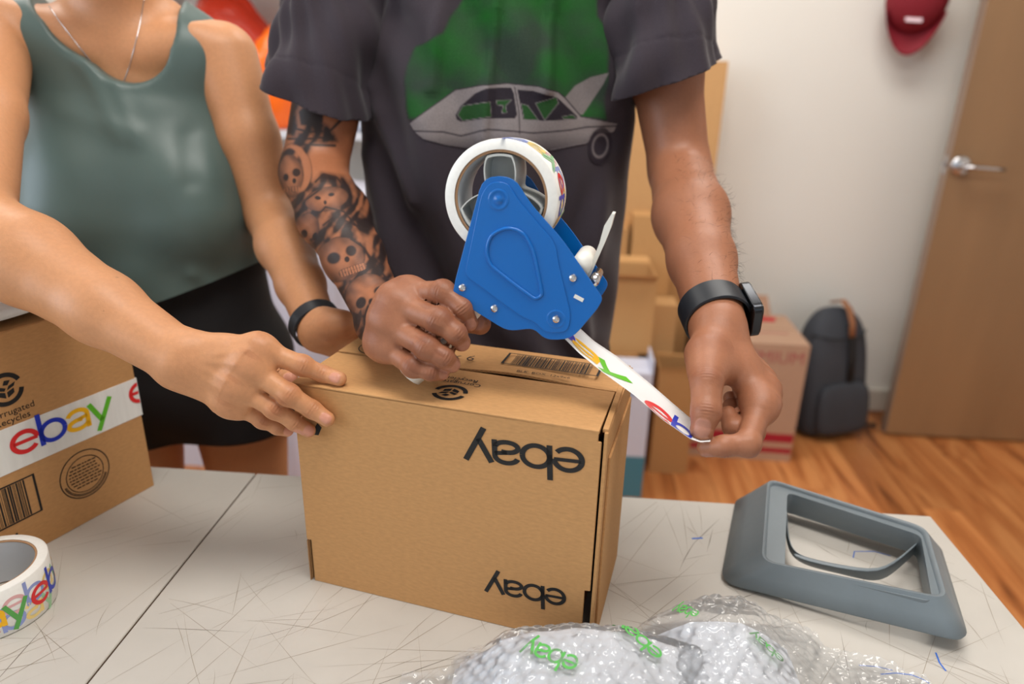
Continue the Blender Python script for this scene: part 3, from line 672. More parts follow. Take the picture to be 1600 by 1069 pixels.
panel = smooth_poly([cz(*q) for q in [(188, 700), (262, 345), (300, 292), (375, 292), (425, 372), (585, 560), (600, 650), (655, 880), (640, 950), (545, 955), (495, 905), (440, 885)]], 0.006)
MB().prism(panel, (0, 0, 0.0012), ex3, ey3, ez3, 0.0013).build('raised_panel', M_DBLUE, sp, bevel=0.0012, seg=3)
dsh = smooth_poly([cz(*q) for q in [(284, 600), (300, 525), (375, 490), (445, 510), (490, 590), (530, 790), (498, 806), (400, 735), (300, 655)]], 0.009)
MB().tube([np.array([p[0], p[1], 0.0026]) for p in dsh+[dsh[0]]], 0.0016, 8, caps=False, up=(0, 0, 1)).build('pressed_ridge', M_DBLUE, sp, smooth=True)
bx, by = cz(338, 370)
MB().lathe([(0, 0.0036), (0.0028, 0.0036), (0.0034, 0.0026), (0.0062, 0.0026), (0.0075, 0.0034), (0.0088, 0.0026)], o=(bx, by, 0), n=36).build('axle_rivet', M_DBLUE, sp, smooth=True)
bx2, by2 = cz(590, 893)
MB().lathe([(0.0, 0.0024), (0.0055, 0.0024), (0.0068, 0.0032), (0.0082, 0.0025)], o=(bx2, by2, 0), n=36).build('screw_boss', M_DBLUE, sp, smooth=True)
def cut_slot(o, mb):
    c_ = mb.build('slot_cutter', M_SCREW, disp); q_ = o.modifiers.new('slot', 'BOOLEAN'); q_.operation = 'DIFFERENCE'; q_.object = c_; q_.solver = 'EXACT'
    dg = bpy.context.evaluated_depsgraph_get(); dg.update(); me_ = bpy.data.meshes.new_from_object(o.evaluated_get(dg)); o.modifiers.clear()
    if len(me_.polygons) > 20: o.data = me_
    bpy.data.objects.remove(c_)
for (sx, sy, h0) in [(178, 757, 0.0014), (318, 848, 0.0014), (590, 893, 0.0026), (663, 714, 0.0014)]:
    x, y = cz(sx, sy); s_ = MB().lathe([(0, 0.0022), (0.0016, 0.0021), (0.0029, 0.0013), (0.0035, 0.0), (0, 0.0)], o=(x, y, h0), n=24).build('screw', M_SCREW, disp, weld=True)
    for a in (0.5, 0.5+PI/2): cut_slot(s_, MB().prism([(-0.0018, -0.00035), (0.0018, -0.00035), (0.0018, 0.00035), (-0.0018, 0.00035)], (x, y, h0+0.0009), (math.cos(a), math.sin(a), 0), (-math.sin(a), math.cos(a), 0), ez3, 0.0030))
x, y = cz(688, 802); MB().prism([(-0.0042, -0.0016), (0.0042, -0.0016), (0.0042, 0.0016), (-0.0042, 0.0016)], (x, y, 0.001), (0.9, -0.43, 0), (0.43, 0.9, 0), ez3, 0.0009).build('blade_tab', M_WPLAS, disp)
MB().prism(plate, (0, 0, -ID-0.0014), ex3, ey3, ez3, 0.0014).build('side_plate', M_DBLUE, disp, bevel=0.0005)
# spoked hub
RC = np.array([bx, by]); R1 = 0.0478; R0 = 0.0372
hubo = []; hubi = []
for k in range(120):
    a = 2*PI*k/120; d3 = math.acos(max(-1, min(1, math.cos((a-math.radians(92))*1.5)**1)))  # 0 on a lobe
    ph = abs(((math.degrees(a)-92+60) % 120)-60)                                            # degrees from the nearest lobe
    r = R0-0.0012 if ph < 17 else (R0-0.0012)-(0.0215)*math.sin(min(1, (ph-17)/43)*PI/2)**1.1
    hubo.append((RC[0]+r*math.cos(a), RC[1]+r*math.sin(a))); hubi.append((RC[0]+(r-0.0019)*math.cos(a), RC[1]+(r-0.0019)*math.sin(a)))
mbh = MB(); n = 120; v = [(p[0], p[1], z) for z in (-0.005, -0.050) for p in hubo]+[(p[0], p[1], z) for z in (-0.005, -0.050) for p in hubi]
f = []
for k in range(n):
    j = (k+1) % n; f += [(k, j, n+j, n+k), (2*n+k, 3*n+k, 3*n+j, 2*n+j), (k, 2*n+k, 2*n+j, j), (n+k, n+j, 3*n+j, 3*n+k)]
hub = mbh.add(v, f).build('hub', M_GPLAS, disp, smooth=False)
MB().prism(hubi, (0, 0, -0.030), ex3, ey3, ez3, 0.002).build('hub_web', M_GPLAS, hub)
MB().tube([(RC[0], RC[1], -0.0005), (RC[0], RC[1], -ID)], 0.005, 16).build('axle', M_BLADE, disp, smooth=True)
# roller, flap, blade, guide rod
rx_, ry_ = dp(907, 416); MB().tube([(rx_, ry_, -0.0015), (rx_, ry_, -ID+0.002)], 0.0085, 24).build('guide_roller', M_WPLAS, disp, smooth=True)
fl_ = [dp(*q) for q in ((914, 440), (926, 413), (938, 384), (947, 357), (956, 337))]; tk = [0.0016, 0.0016, 0.0020, 0.0028, 0.0012]
mb = MB(); v = []
for p, t_ in zip(fl_, tk): v += [(p[0]-t_, p[1], -0.014), (p[0]+t_, p[1]-t_*0.4, -0.014), (p[0]-t_, p[1], -0.030), (p[0]+t_, p[1]-t_*0.4, -0.030)]
f = []
for k in range(4):
    a = 4*k; f += [(a, a+1, a+5, a+4), (a+2, a+6, a+7, a+3), (a, a+4, a+6, a+2), (a+1, a+3, a+7, a+5)]
f += [(0, 2, 3, 1), (16, 17, 19, 18)]
mb.add(v, f).build('wiper_flap', M_WPLAS, disp)
kx, ky = dp(926, 444); MB().tube([(kx, ky, -0.010), (kx, ky, -0.048)], 0.0045, 16).build('tension_knob', M_SCREW, disp, smooth=True)
bx_, by_ = dp(866, 506); MB().tube([(bx_, by_, -0.0015), (bx_, by_, -ID+0.001)], 0.0055, 20).build('exit_roller', M_WPLAS, disp, smooth=True)
bl0, bl1 = dp(812, 509), dp(846, 516)
MB().add([(bl0[0], bl0[1], -0.004), (bl1[0], bl1[1], -0.004), (bl1[0], bl1[1], -0.05), (bl0[0], bl0[1], -0.05), (bl0[0], bl0[1]-0.001, -0.004), (bl1[0], bl1[1]-0.001, -0.004), (bl1[0], bl1[1]-0.001, -0.05), (bl0[0], bl0[1]-0.001, -0.05)], [(0, 1, 2, 3), (7, 6, 5, 4), (0, 4, 5, 1), (1, 5, 6, 2), (2, 6, 7, 3), (3, 7, 4, 0)]).build('cutting_blade', M_BLADE, disp)
# pistol handle between the plates
HND_A, HND_B = dl(U(748, 462, 0.624)), dl(U(640, 588, 0.631))
def handle_pt(t): return HND_A*(1-t)+HND_B*t
hp = [handle_pt(t) for t in np.linspace(0, 1, 9)]
MB().tube(hp, [0.0125, 0.0128, 0.0130, 0.0135, 0.0138, 0.0138, 0.0138, 0.0135, 0.0115], 20, flat=1.15).build('handle', M_WPLAS, disp, smooth=True)

# ---- roll of tape on the dispenser, with the strip pulled off it
troll, _ = frame_thing('tape_roll', 'white lettered tape roll mounted in the blue dispenser, strip pulled out to the hand', 'tape roll', dO, dex, dey, -aw)
o3 = (RC[0], RC[1], -0.0525)
MB().lathe(roll_profile(R0+0.0022, R1, 0.0485), o=o3, n=96).build('tape_winding', M_TAPESIDE, troll, smooth=True)
MB().lathe([(R0, 0.001), (R0, 0.0475), (R0+0.0022, 0.0475), (R0+0.0022, 0.001)], o=o3, n=96, closed=True).build('paper_core', M_KRAFTCORE, troll)
s_ = 0.0175; kw = dict(o=o3)
ring_word(troll, R1, math.radians(52), 0.006, -s_, s_*1.25, M_FADE, lift=0.0002, **kw); ring_word(troll, R1, math.radians(110), 0.021, -s_, s_*1.2, M_FADE, lift=0.00022, **kw)
ring_word(troll, R1, math.radians(24), 0.0125, -s_, s_*1.25, LOGO_COL, lift=0.0004, **kw); ring_word(troll, R1, math.radians(112), 0.0125, -s_, s_*1.25, M_FADE, lift=0.0004, **kw)
MB().lathe([(R0-0.0002, 0.001), (R0-0.0002, 0.0470)], o=o3, n=96).build('core_lining', M_COREIN, troll, smooth=True)
# strip: near edge and far edge
near = [U(852, 500, 0.602), U(870, 517, 0.599), U(905, 552, 0.592), U(942, 582, 0.586), U(989, 616, 0.580), U(1037, 657, 0.574), U(1079, 686, 0.572), U(1094, 691, 0.571), U(1110, 690, 0.570)]
far = [U(872, 484, 0.634), U(893, 501, 0.632), U(928, 533, 0.629), U(964, 557, 0.626), U(1013, 597, 0.622), U(1052, 631, 0.619), U(1083, 657, 0.616), U(1097, 666, 0.613), U(1110, 672, 0.610)]
def strip_pt(t, v):
    x = t*(len(near)-1); i = min(int(x), len(near)-2); k = x-i
    a, b = near[i]*(1-k)+near[i+1]*k, far[i]*(1-k)+far[i+1]*k
    nn = nz(np.cross(near[i+1]-near[i], far[i]-near[i])); nn = nn if nn[2] > 0 else -nn
    return a*(1-v)+b*v+nn*(-0.0035*math.sin(PI*v)*math.sin(PI*min(1, t*1.15)))
G = [[dl(strip_pt(t, v)) for v in np.linspace(0, 1, 13)] for t in np.linspace(0, 1, 60)]
M_STRIP = mat('white_tape_strip', srgb(238, 238, 238), 0.25, spec=0.5)
MB().grid(G).build('tape_strip', M_STRIP, troll, smooth=True, solid=0.0002)
def strip_letter(ch, t0, t1, v0, v1, m_):
    vv, ff, wd = letter(ch, 0.23); mb = MB(); pts = []
    ymax = 1.0
    for p in vv:
        t = t0+(t1-t0)*p[0]/wd; v = v0+(v1-v0)*p[1]/ymax; v = min(max(v, 0.012), 0.97)
        a = strip_pt(t, v); n_ = nz(np.cross(strip_pt(min(t+0.02, 1), v)-strip_pt(t-0.02, v), strip_pt(t, min(v+0.05, 1))-strip_pt(t, v-0.05))); n_ = n_ if n_[2] > 0 else -n_
        pts.append(dl(a+n_*0.0004))
    mb.add(pts, ff).build('printed_letter', m_, troll)
strip_letter('b', 0.05, 0.20, 0.16, 0.60, M_BLUE); strip_letter('a', 0.19, 0.335, 0.18, 0.62, M_YEL); strip_letter('y', 0.325, 0.46, 0.22, 0.62, M_GRN)
strip_letter('e', 0.545, 0.665, -0.06, 0.52, M_RED); strip_letter('b', 0.66, 0.765, -0.06, 0.46, M_BLUE)

# ------------------------------------------------------------------ things along the back wall
def carton(label, x0, x1, y0, y1, z0, z1, material, rot=0.0, open_top=False, name='cardboard_box', lean=0.0, tape=True, group=None, fl=0.07):
    cx, cy = (x0+x1)/2, (y0+y1)/2; t = thing(name, label, 'box', (cx, cy, z0), rot, group); t.rotation_euler = (lean, 0, rot)
    a, b, h = (x1-x0)/2, (y1-y0)/2, z1-z0; k = 0.004
    MB().box(-a, a, -b, -b+k, 0, h).build('front_panel', material, t); MB().box(-a, a, b-k, b, 0, h).build('back_panel', material, t)
    MB().box(-a, -a+k, -b+k, b-k, 0, h).build('side_panel', material, t); MB().box(a-k, a, -b+k, b-k, 0, h).build('side_panel', material, t)
    MB().box(-a+k, a-k, -b+k, b-k, 0, k).build('bottom_panel', material, t)
    if open_top:
        for s in (-1, 1):
            MB().prism([(0, 0), (2*a, 0), (2*a-0.01, 1), (0.01, 1)], (-a, s*b, h-0.001), (1, 0, 0), (0, s*fl, fl*0.5), (0, 0, 1), 0.004).build('top_flap', material, t)
    else:
        for s in (-1, 1): MB().box(-a, a, -b if s < 0 else 0.0012, -0.0012 if s < 0 else b, h, h+0.004).build('top_flap', material, t)
        if tape: MB().box(-a, a, -0.025, 0.025, h+0.0041, h+0.0046).build('tape_band', mat('clear_tape', srgb(196, 158, 108), 0.25), t)
    return t
M_C1 = cardboard('tan_carton', (196, 150, 98)); M_C2 = cardboard('mid_carton', (188, 142, 92)); M_C3 = cardboard('pale_carton', (200, 156, 106)); M_C4 = cardboard('pinkish_carton', (184, 150, 126))
M_CW = mat('white_carton', srgb(212, 216, 232), 0.5); M_CB = mat('blue_carton_band', srgb(70, 132, 152), 0.5); M_WARM = mat('dark_red_print', srgb(165, 22, 44), 0.6); M_WARM2 = mat('faint_red_print', srgb(170, 92, 88), 0.6)
# large flat carton standing on a pile
carton('large flat tan carton standing upright on the carton pile', -0.02, 0.522, 2.545, 2.715, 0.79, 1.327, M_C3, tape=False)
ob = carton('wide brown carton carrying the large flat carton', -0.05, 0.475, 2.47, 2.715, 0.0, 0.785, M_C2)
carton('tall narrow carton standing behind the open tan carton', 0.235, 0.372, 2.36, 2.462, 0.0, 0.835, M_C1, tape=False)
carton('short stubby carton stacked behind the open tan carton', 0.06, 0.222, 2.36, 2.46, 0.0, 0.79, M_C2, tape=False)
st = carton('square carton on the floor carrying the open tan carton', 0.03, 0.262, 2.12, 2.335, 0.0, 0.425, M_C2)
carton('open tan carton with bent flaps stacked on a square carton', 0.0, 0.302, 2.13, 2.33, 0.431, 0.685, M_C1, open_top=True, fl=0.028)
carton('narrow tan carton wedged between the pile and the red-printed box', 0.312, 0.395, 2.25, 2.35, 0.0, 0.56, M_C3, tape=False)
carton('low brown carton on the floor beside the red-printed box', 0.335, 0.462, 2.12, 2.245, 0.0, 0.388, M_C2, open_top=True, fl=0.004)
wb = carton('white carton with a blue lower band standing behind the table', 0.12, 0.292, 1.955, 2.085, 0.0, 0.43, M_CW, tape=False)
MB().box(-0.087, 0.087, -0.0656, -0.0651, 0.0, 0.15).build('blue_band', M_CB, wb)
MB().box(0.083, 0.087, -0.065, 0.065, 0.43, 0.475).build('raised_flap', M_CW, wb)
MB().box(-0.03, 0.05, -0.0658, -0.0653, 0.36, 0.372).build('printed_lines', mat('pale_blue_print', srgb(150, 165, 200), 0.5), wb)
# moving box with red print
mt = thing('moving_box', 'pinkish brown moving box with dark red stripes and lettering beside the backpack', 'box', (0.668, 2.42, 0), math.radians(-1.5))
a, b, h = 0.184, 0.165, 0.44
for args in ((-a, a, -b, -b+0.004), (-a, a, b-0.004, b), (-a, -a+0.004, -b+0.004, b-0.004), (a-0.004, a, -b+0.004, b-0.004)): MB().box(*args, 0, h).build('side_panel', M_C4, mt)
for s in (-1, 1): MB().box(-a, a, -b if s < 0 else 0.002, -0.002 if s < 0 else b, h, h+0.004).build('top_flap', M_C4, mt)
MB().box(-a+0.004, a-0.004, -b+0.004, b-0.004, 0, 0.004).build('bottom_panel', M_C4, mt)
MB().box(-a, a-0.002, -b-0.0005, -b-0.0001, 0.075, 0.108).build('red_stripe', M_WARM, mt); MB().box(-a, a-0.002, -b-0.0005, -b-0.0001, 0.032, 0.052).build('red_stripe', M_WARM, mt)
text_mb('PREMIUM', 0.062, lambda x, y: np.array([x+0.045, -b-0.0008, y+0.375])).build('printed_text', M_WARM2, mt)
MB().add([(0.03, 0.075, h+0.0046), (0.125, 0.075, h+0.0046), (0.14, 0.13, h+0.0046), (0.05, 0.14, h+0.0046)], [(0, 1, 2, 3)]).build('printed_patch', mat('bright_red_print', srgb(190, 40, 48), 0.6), mt)
MB().box(0.03, 0.14, -0.055, -0.045, h+0.0042, h+0.0046).build('printed_line', M_WARM2, mt)
MB().prism([(0, 0), (0.19, 0), (0.17, 0.075), (0.02, 0.075)], (-0.06, b-0.012, h+0.004), (1, 0, 0), (0, 0.25, 0.97), (0, 1, 0), 0.004).build('raised_flap', M_C4, mt)

# backpack
M_BP = mat('charcoal_fabric', srgb(56, 60, 68), 0.75, bump=(500, 0.3, 0.001), noise=(6, 0.1, 3)); M_BPD = mat('black_webbing', srgb(18, 18, 20), 0.7); M_BPB = mat('brown_leather_handle', srgb(150, 100, 66), 0.5)
bp = thing('backpack', 'charcoal backpack with a brown top handle standing on the floor against the wall', 'backpack', (1.055, 2.52, 0.0), math.radians(22)); bp.rotation_euler = (math.radians(-7), 0, math.radians(22))
def rounded_body(zs, ws, ds, yo, n=28, p=3.2):
    rows = []
    for z, wq, dq, y_ in zip(zs, ws, ds, yo):
        r_ = []
        for k in range(n+1):
            t = 2*PI*k/n; c_, s2 = math.cos(t), math.sin(t); r_.append((wq*math.copysign(abs(c_)**(2/p), c_), y_+dq*math.copysign(abs(s2)**(2/p), s2), z))
        rows.append(r_)
    return rows
bm_ = MB().grid(rounded_body([0.012, 0.005, 0.02, 0.10, 0.2, 0.3, 0.38, 0.44, 0.475, 0.49, 0.492], [0.05, 0.12, 0.138, 0.142, 0.14, 0.136, 0.126, 0.105, 0.075, 0.04, 0.001], [0.03, 0.07, 0.085, 0.088, 0.086, 0.08, 0.07, 0.055, 0.035, 0.02, 0.001], [0]*8+[0.005, 0.01, 0.01]))
bm_.build('body', M_BP, bp, weld=True, sub=1)
MB().grid(rounded_body([0.02, 0.022, 0.04, 0.12, 0.19, 0.215, 0.22], [0.05, 0.10, 0.116, 0.118, 0.112, 0.09, 0.01], [0.01, 0.02, 0.03, 0.032, 0.026, 0.012, 0.004], [-0.085]*7)).build('front_pocket', M_BP, bp, weld=True, sub=1)
MB().tube([(0.02, -0.089, 0.22), (0.02, -0.088, 0.31), (0.02, -0.078, 0.38), (0.02, -0.06, 0.43)], 0.017, 10, flat=0.3).build('centre_strap', M_BPD, bp, smooth=True)
MB().tube([(0.018, -0.077, 0.39), (0.018, -0.075, 0.44), (0.016, -0.055, 0.49), (0.014, -0.02, 0.518), (0.012, 0.03, 0.505)], 0.015, 10, flat=0.35).build('handle', M_BPB, bp, smooth=True)
for s in (1,):
    MB().tube([(s*0.06, 0.07, 0.46), (s*0.13, 0.08, 0.43), (s*0.168, 0.07, 0.33), (s*0.166, 0.05, 0.2), (s*0.15, 0.04, 0.08), (s*0.145, 0.03, 0.03)], 0.022, 10, flat=0.35).build('shoulder_strap', M_BPD, bp, smooth=True)
MB().tube([(0.145, 0.03, 0.04), (0.17, -0.02, 0.012), (0.205, -0.05, 0.012), (0.215, -0.03, 0.012)], 0.009, 8, flat=0.4).build('strap_end', M_BPD, bp, smooth=True)
MB().tube([(-0.125, -0.03, 0.40), (-0.06, -0.082, 0.385), (0.06, -0.082, 0.385), (0.125, -0.03, 0.40)], 0.003, 8).build('zip', M_BPD, bp, smooth=True)

# cap hanging on the wall
M_CAP = mat('maroon_cotton', srgb(128, 16, 34), 0.75, bump=(700, 0.2, 0.001)); M_PATCH = mat('pale_embroidery', srgb(222, 196, 204), 0.7)
cc = UP(1432, 2, 2.66); cap = thing('baseball_cap', 'maroon baseball cap hanging on the white wall near the door', 'cap', tuple(cc)); cap.rotation_euler = (math.radians(12), 0, math.radians(-14))
rows = []
for i in range(13):
    ph = (PI/2)*i/12; r_ = []
    for k in range(33):
        t = 2*PI*k/32; r_.append((0.095*math.cos(t)*math.cos(ph), -0.010-0.062*math.sin(ph)*1.0+0.0*t, 0.108*math.sin(t)*math.cos(ph)+0.012))
    rows.append(r_)
MB().grid(rows).build('crown', M_CAP, cap, weld=True, smooth=True, solid=0.002)
rows = []
for i in range(9):
    u = i/8; r_ = []
    for k in range(21):
        t = math.radians(-158+136*k/20); rr_ = 1+u*0.62*math.sin(math.radians(180*k/20))**0.7
        r_.append((0.095*math.cos(t)*(1+u*0.02), -0.012-u*0.032-0.012*u*math.cos((k/20-0.5)*PI)**2, 0.012+0.106*math.sin(t)*rr_))
    rows.append(r_)
MB().grid(rows).build('brim', M_CAP, cap, smooth=True, solid=0.003)
lgp = [(0.0, 0), (0.052, -0.004), (0.05, -0.017), (0.002, -0.014)]
MB().prism(lgp, (-0.032, -0.0625, -0.04), (1, 0, 0), (0, 0.55, 0.83), (0, -1, 0), 0.003).build('embroidered_patch', M_PATCH, cap)
MB().tube([(0, 0.068, 0.10), (0, 0.03, 0.105), (0, 0.02, 0.115)], 0.004, 8).build('wall_hook', M_CHROME, cap)

# shelf with bagged goods behind the two people
M_SHELF = mat('white_shelf_paint', srgb(214, 216, 222), 0.45)
sh = thing('shelf_unit', 'white metal shelf unit behind the two people', 'shelf', (-0.93, 2.5, 0))
for sx in (-0.55, 0.46):
    for sy in (-0.2, 0.18): MB().box(sx, sx+0.03, sy, sy+0.03, 0, 1.9).build('upright', M_SHELF, sh)
for z in (0.52, 1.06, 1.62): MB().box(-0.55, 0.49, -0.2, 0.21, z, z+0.022).build('shelf_board', M_SHELF, sh)
def blob(name, label, cat, c, r, rgb, seed, rough=0.25):
    V = []; rows = []
    for i in range(17):
        th_ = PI*i/16; r_ = []
        for k in range(25):
            ph = 2*PI*k/24; d_ = np.array([math.sin(th_)*math.cos(ph), math.sin(th_)*math.sin(ph), math.cos(th_)]); n_ = 1+0.10*math.sin(5*d_[0]+seed)*math.cos(4*d_[2]+seed*2)+0.05*math.sin(11*d_[1]+7*d_[2]+seed)
            z = d_[2]*r[2]*n_; r_.append((d_[0]*r[0]*n_, d_[1]*r[1]*n_, max(z, -r[2]*0.78)+r[2]*0.78))
        rows.append(r_)
    o = MB().grid(rows).build(name, mat('bag_'+name+str(seed), srgb(*rgb), rough, bump=(30, 0.6, 0.01)), None, weld=True, smooth=True); o.location = c
    return tag(o, label, cat)
blob('plastic_bag', 'orange plastic bag of goods on the shelf behind the man', 'bag', (-0.985, 2.42, 1.083), (0.10, 0.10, 0.17), (255, 112, 20), 1)
blob('plastic_bag', 'red plastic bag of goods on the shelf beside the orange bag', 'bag', (-1.20, 2.56, 1.083), (0.17, 0.09, 0.25), (225, 62, 30), 2)
blob('plastic_bag', 'white plastic bag slumped on the shelf in front of the red bag', 'bag', (-1.17, 2.39, 1.083), (0.07, 0.06, 0.15), (226, 224, 232), 3)
blob('plastic_bag', 'white plastic bag lying on the shelf end behind the tattooed arm', 'bag', (-0.63, 2.42, 1.083), (0.11, 0.11, 0.07), (220, 228, 240), 4)
bn = MB().prism(smooth_poly([np.array(q) for q in ((-0.15, 0), (0.15, 0), (0.17, 0.30), (-0.17, 0.30))], 0.02), (0, -0.12, 0), ex3, ez3, ey3, 0.26).build('storage_bin', mat('black_plastic_bin', srgb(30, 32, 36), 0.4), None, bevel=0.01); bn.location = (-0.70, 2.43, 0.5425); tag(bn, 'black plastic bin on the middle shelf behind the tattooed arm', 'bin')
# standing roll of plastic film in front of the shelf
M_FILM = mat('lavender_white_film', srgb(206, 208, 224), 0.35, noise=(3, 0.10, 3), stretch=(14, 14, 0.4))
prof = []
fr = thing('film_roll', 'tall standing roll of whitish plastic film in front of the shelf', 'film roll', (-0.76, 2.05, 0))
rows = []
for z, r in ((0.004, 0.205), (0.02, 0.21), (0.3, 0.208), (0.7, 0.212), (0.92, 0.208), (0.945, 0.19), (0.95, 0.05)):
    rows.append([((r+0.004*math.sin(9*2*PI*k/72+z*3)+0.003*math.sin(23*2*PI*k/72))*math.cos(2*PI*k/72), (r+0.004*math.sin(9*2*PI*k/72+z*3)+0.003*math.sin(23*2*PI*k/72))*math.sin(2*PI*k/72), z) for k in range(73)])
MB().grid(rows).build('film_winding', M_FILM, fr, weld=True, smooth=True)
MB().lathe([(0.035, 0.90), (0.035, 0.965), (0.045, 0.965), (0.045, 0.90)], n=32).build('paper_core', M_KRAFTCORE, fr)
wc = carton('low white carton on the floor behind the woman', -1.62, -0.985, 1.98, 2.26, 0.0, 0.44, M_CW, tape=False)
# ------------------------------------------------------------------ people: smooth-blended limbs turned into one continuous surface
class Sdf:
    """groups of tapered capsules; inside a group they melt together by k, groups join by kj"""
    def __init__(s, kj=0.002): s.p = []; s.gk = {}; s.kj = kj; s.cut = None
    def cap(s, a, b, ra, rb, g=0, w=None, flat=1.0):
        a, b = np.asarray(a, float), np.asarray(b, float)
        ax = b-a; L = np.linalg.norm(ax); ax = ax/L if L > 1e-9 else np.array([0, 0, 1.0])
        if w is None: w = np.cross(ax, (0.3, 0.5, 0.8))
        w = np.asarray(w, float); w = nz(w-ax*np.dot(w, ax)) if np.linalg.norm(w-ax*np.dot(w, ax)) > 1e-6 else nz(np.cross(ax, (1, 0, 0))); v = np.cross(ax, w)
        s.p.append((a, ax, L, ra, rb, w, v, flat, g)); return s
    def chain(s, pts, rs, g=0, w=None, flat=1.0):
        for i in range(len(pts)-1):
            f = flat[i] if hasattr(flat, '__len__') else flat; s.cap(pts[i], pts[i+1], rs[i], rs[i+1], g, w, f)
        return s
    @staticmethod
    def d1(P, q):
        a, ax, L, ra, rb, w, v, flat, g = q; r = P-a; t = r @ ax; u = r @ w; vv = (r @ v)/flat
        rad = np.sqrt(u*u+vv*vv)+1e-9
        if L > 1e-9:
            sl = (ra-rb)/L; sl = max(-0.95, min(0.95, sl)); cs = math.sqrt(1-sl*sl); tt = np.clip(t+rad*sl/cs, 0, L)
        else: tt = 0*t
        dt = t-tt; dd = np.sqrt(rad*rad+dt*dt)+1e-9; d = dd-(ra+(rb-ra)*(tt/L if L > 1e-9 else 0))
        if flat != 1.0:
            gn = np.sqrt((u/dd)**2+(vv/dd/flat)**2+(dt/dd)**2); d = d/np.maximum(gn, 0.3)
        return d
    @staticmethod
    def smin(a, b, k):
        if k <= 0: return np.minimum(a, b)
        h = np.maximum(k-np.abs(a-b), 0)/k; return np.minimum(a, b)-h*h*k*0.25
    def ev(s, P, idx=None):
        idx = range(len(s.p)) if idx is None else idx; gd = {}
        for i in idx:
            q = s.p[i]; d = s.d1(P, q); g = q[8]; gd[g] = d if g not in gd else s.smin(gd[g], d, s.gk.get(g, 0.012))
        out = None
        for g in sorted(gd): out = gd[g] if out is None else s.smin(out, gd[g], s.kj)
        if s.cut is not None and P[:, 2].max() > 1.12: out = -s.smin(-out, s.cut.ev(P), 0.004)
        return out
    def ev_far(s, P, bs=0.045):
        """distance at arbitrary points, binned so each bin looks only at near parts"""
        out = np.empty(len(P)); key = np.floor(P/bs).astype(int); _, inv = np.unique(key, axis=0, return_inverse=True); inv = inv.ravel(); order = np.argsort(inv, kind='stable'); cut = np.flatnonzero(np.diff(inv[order]))+1
        for ids in np.split(order, cut):
            c = P[ids].mean(0)[None]; dd = np.array([s.d1(c, q)[0] for q in s.p]); out[ids] = s.ev(P[ids], np.flatnonzero(dd < dd.min()+bs*2.2+0.03))
        return out
    def mesh(s, h, pad=0.02, zmin=None):
        lo = np.min([np.minimum(q[0], q[0]+q[1]*q[2])-max(q[3], q[4]) for q in s.p], 0)-pad; hi = np.max([np.maximum(q[0], q[0]+q[1]*q[2])+max(q[3], q[4]) for q in s.p], 0)+pad
        B = 14; nb = np.ceil((hi-lo)/(h*B)).astype(int); n = nb*B+1; F = np.ones(tuple(n), np.float32)
        bi = np.stack(np.meshgrid(*[np.arange(k) for k in nb], indexing='ij'), -1).reshape(-1, 3); cen = lo+(bi+0.5)*B*h; half = B*h*0.5*math.sqrt(3)
        D = np.stack([s.d1(cen, q) for q in s.p]); dm = D.min(0); act = np.flatnonzero(np.abs(dm) < half*1.25+0.02)
        for j in np.flatnonzero(dm <= -(half*1.25+0.02)): i = bi[j]*B; F[i[0]:i[0]+B+1, i[1]:i[1]+B+1, i[2]:i[2]+B+1] = -1
        g = np.arange(B+1)*h; loc = np.stack(np.meshgrid(g, g, g, indexing='ij'), -1).reshape(-1, 3)
        for j in act:
            i = bi[j]*B; near = np.flatnonzero(D[:, j] < dm[j]+2*half+0.03); F[i[0]:i[0]+B+1, i[1]:i[1]+B+1, i[2]:i[2]+B+1] = s.ev(loc+(lo+i*h), near).reshape(B+1, B+1, B+1)
        ins = F < 0; cells = []; pts = []; quads = []; ny, nz_ = n[1], n[2]
        for ax in range(3):
            sl0 = [slice(None)]*3; sl1 = [slice(None)]*3; sl0[ax] = slice(0, -1); sl1[ax] = slice(1, None)
            e = np.argwhere(ins[tuple(sl0)] != ins[tuple(sl1)]); e1 = e.copy(); e1[:, ax] += 1
            f0 = F[tuple(e.T)].astype(float); f1 = F[tuple(e1.T)].astype(float); t = f0/(f0-f1); p = lo+e*h; p[:, ax] += t*h
            b, c = (ax+1) % 3, (ax+2) % 3; q4 = []
            for (ob_, oc_) in ((-1, -1), (0, -1), (0, 0), (-1, 0)):
                cc_ = e.copy(); cc_[:, b] += ob_; cc_[:, c] += oc_; cid = (cc_[:, 0]*ny+cc_[:, 1])*nz_+cc_[:, 2]; q4.append(cid); cells.append(cid); pts.append(p)
            q4 = np.stack(q4, 1); flip = f0 > 0; q4[flip] = q4[flip][:, ::-1]; quads.append(q4)
        cells = np.concatenate(cells); pts = np.concatenate(pts); quads = np.concatenate(quads)
        uq, inv = np.unique(cells, return_inverse=True); inv = inv.ravel(); cnt = np.bincount(inv); V = np.stack([np.bincount(inv, pts[:, k])/cnt for k in range(3)], 1)
        return V, np.searchsorted(uq, quads)
    def project(s, P, it=2, lim=0.002):
        e = 0.0004; T = np.array([[1, -1, -1], [-1, -1, 1], [-1, 1, -1], [1, 1, 1]], float)
        for n_it in range(it):
            d = s.ev_far(P)
            if n_it == 0:
                gr = np.zeros_like(P)
                for k in T: gr += k*s.ev_far(P+k*e)[:, None]
                gr /= (4*e)
            gn = np.maximum((gr*gr).sum(1, keepdims=True), 0.09); P = P-np.clip(d[:, None]/gn, -lim, lim)*gr
        return P, gr/np.maximum(np.linalg.norm(gr, axis=1, keepdims=True), 1e-6)
def bone_d(P, a, b):
    ab = b-a; t = np.clip(((P-a) @ ab)/(ab @ ab), 0, 1); return np.linalg.norm(P-a-t[:, None]*ab, axis=1)
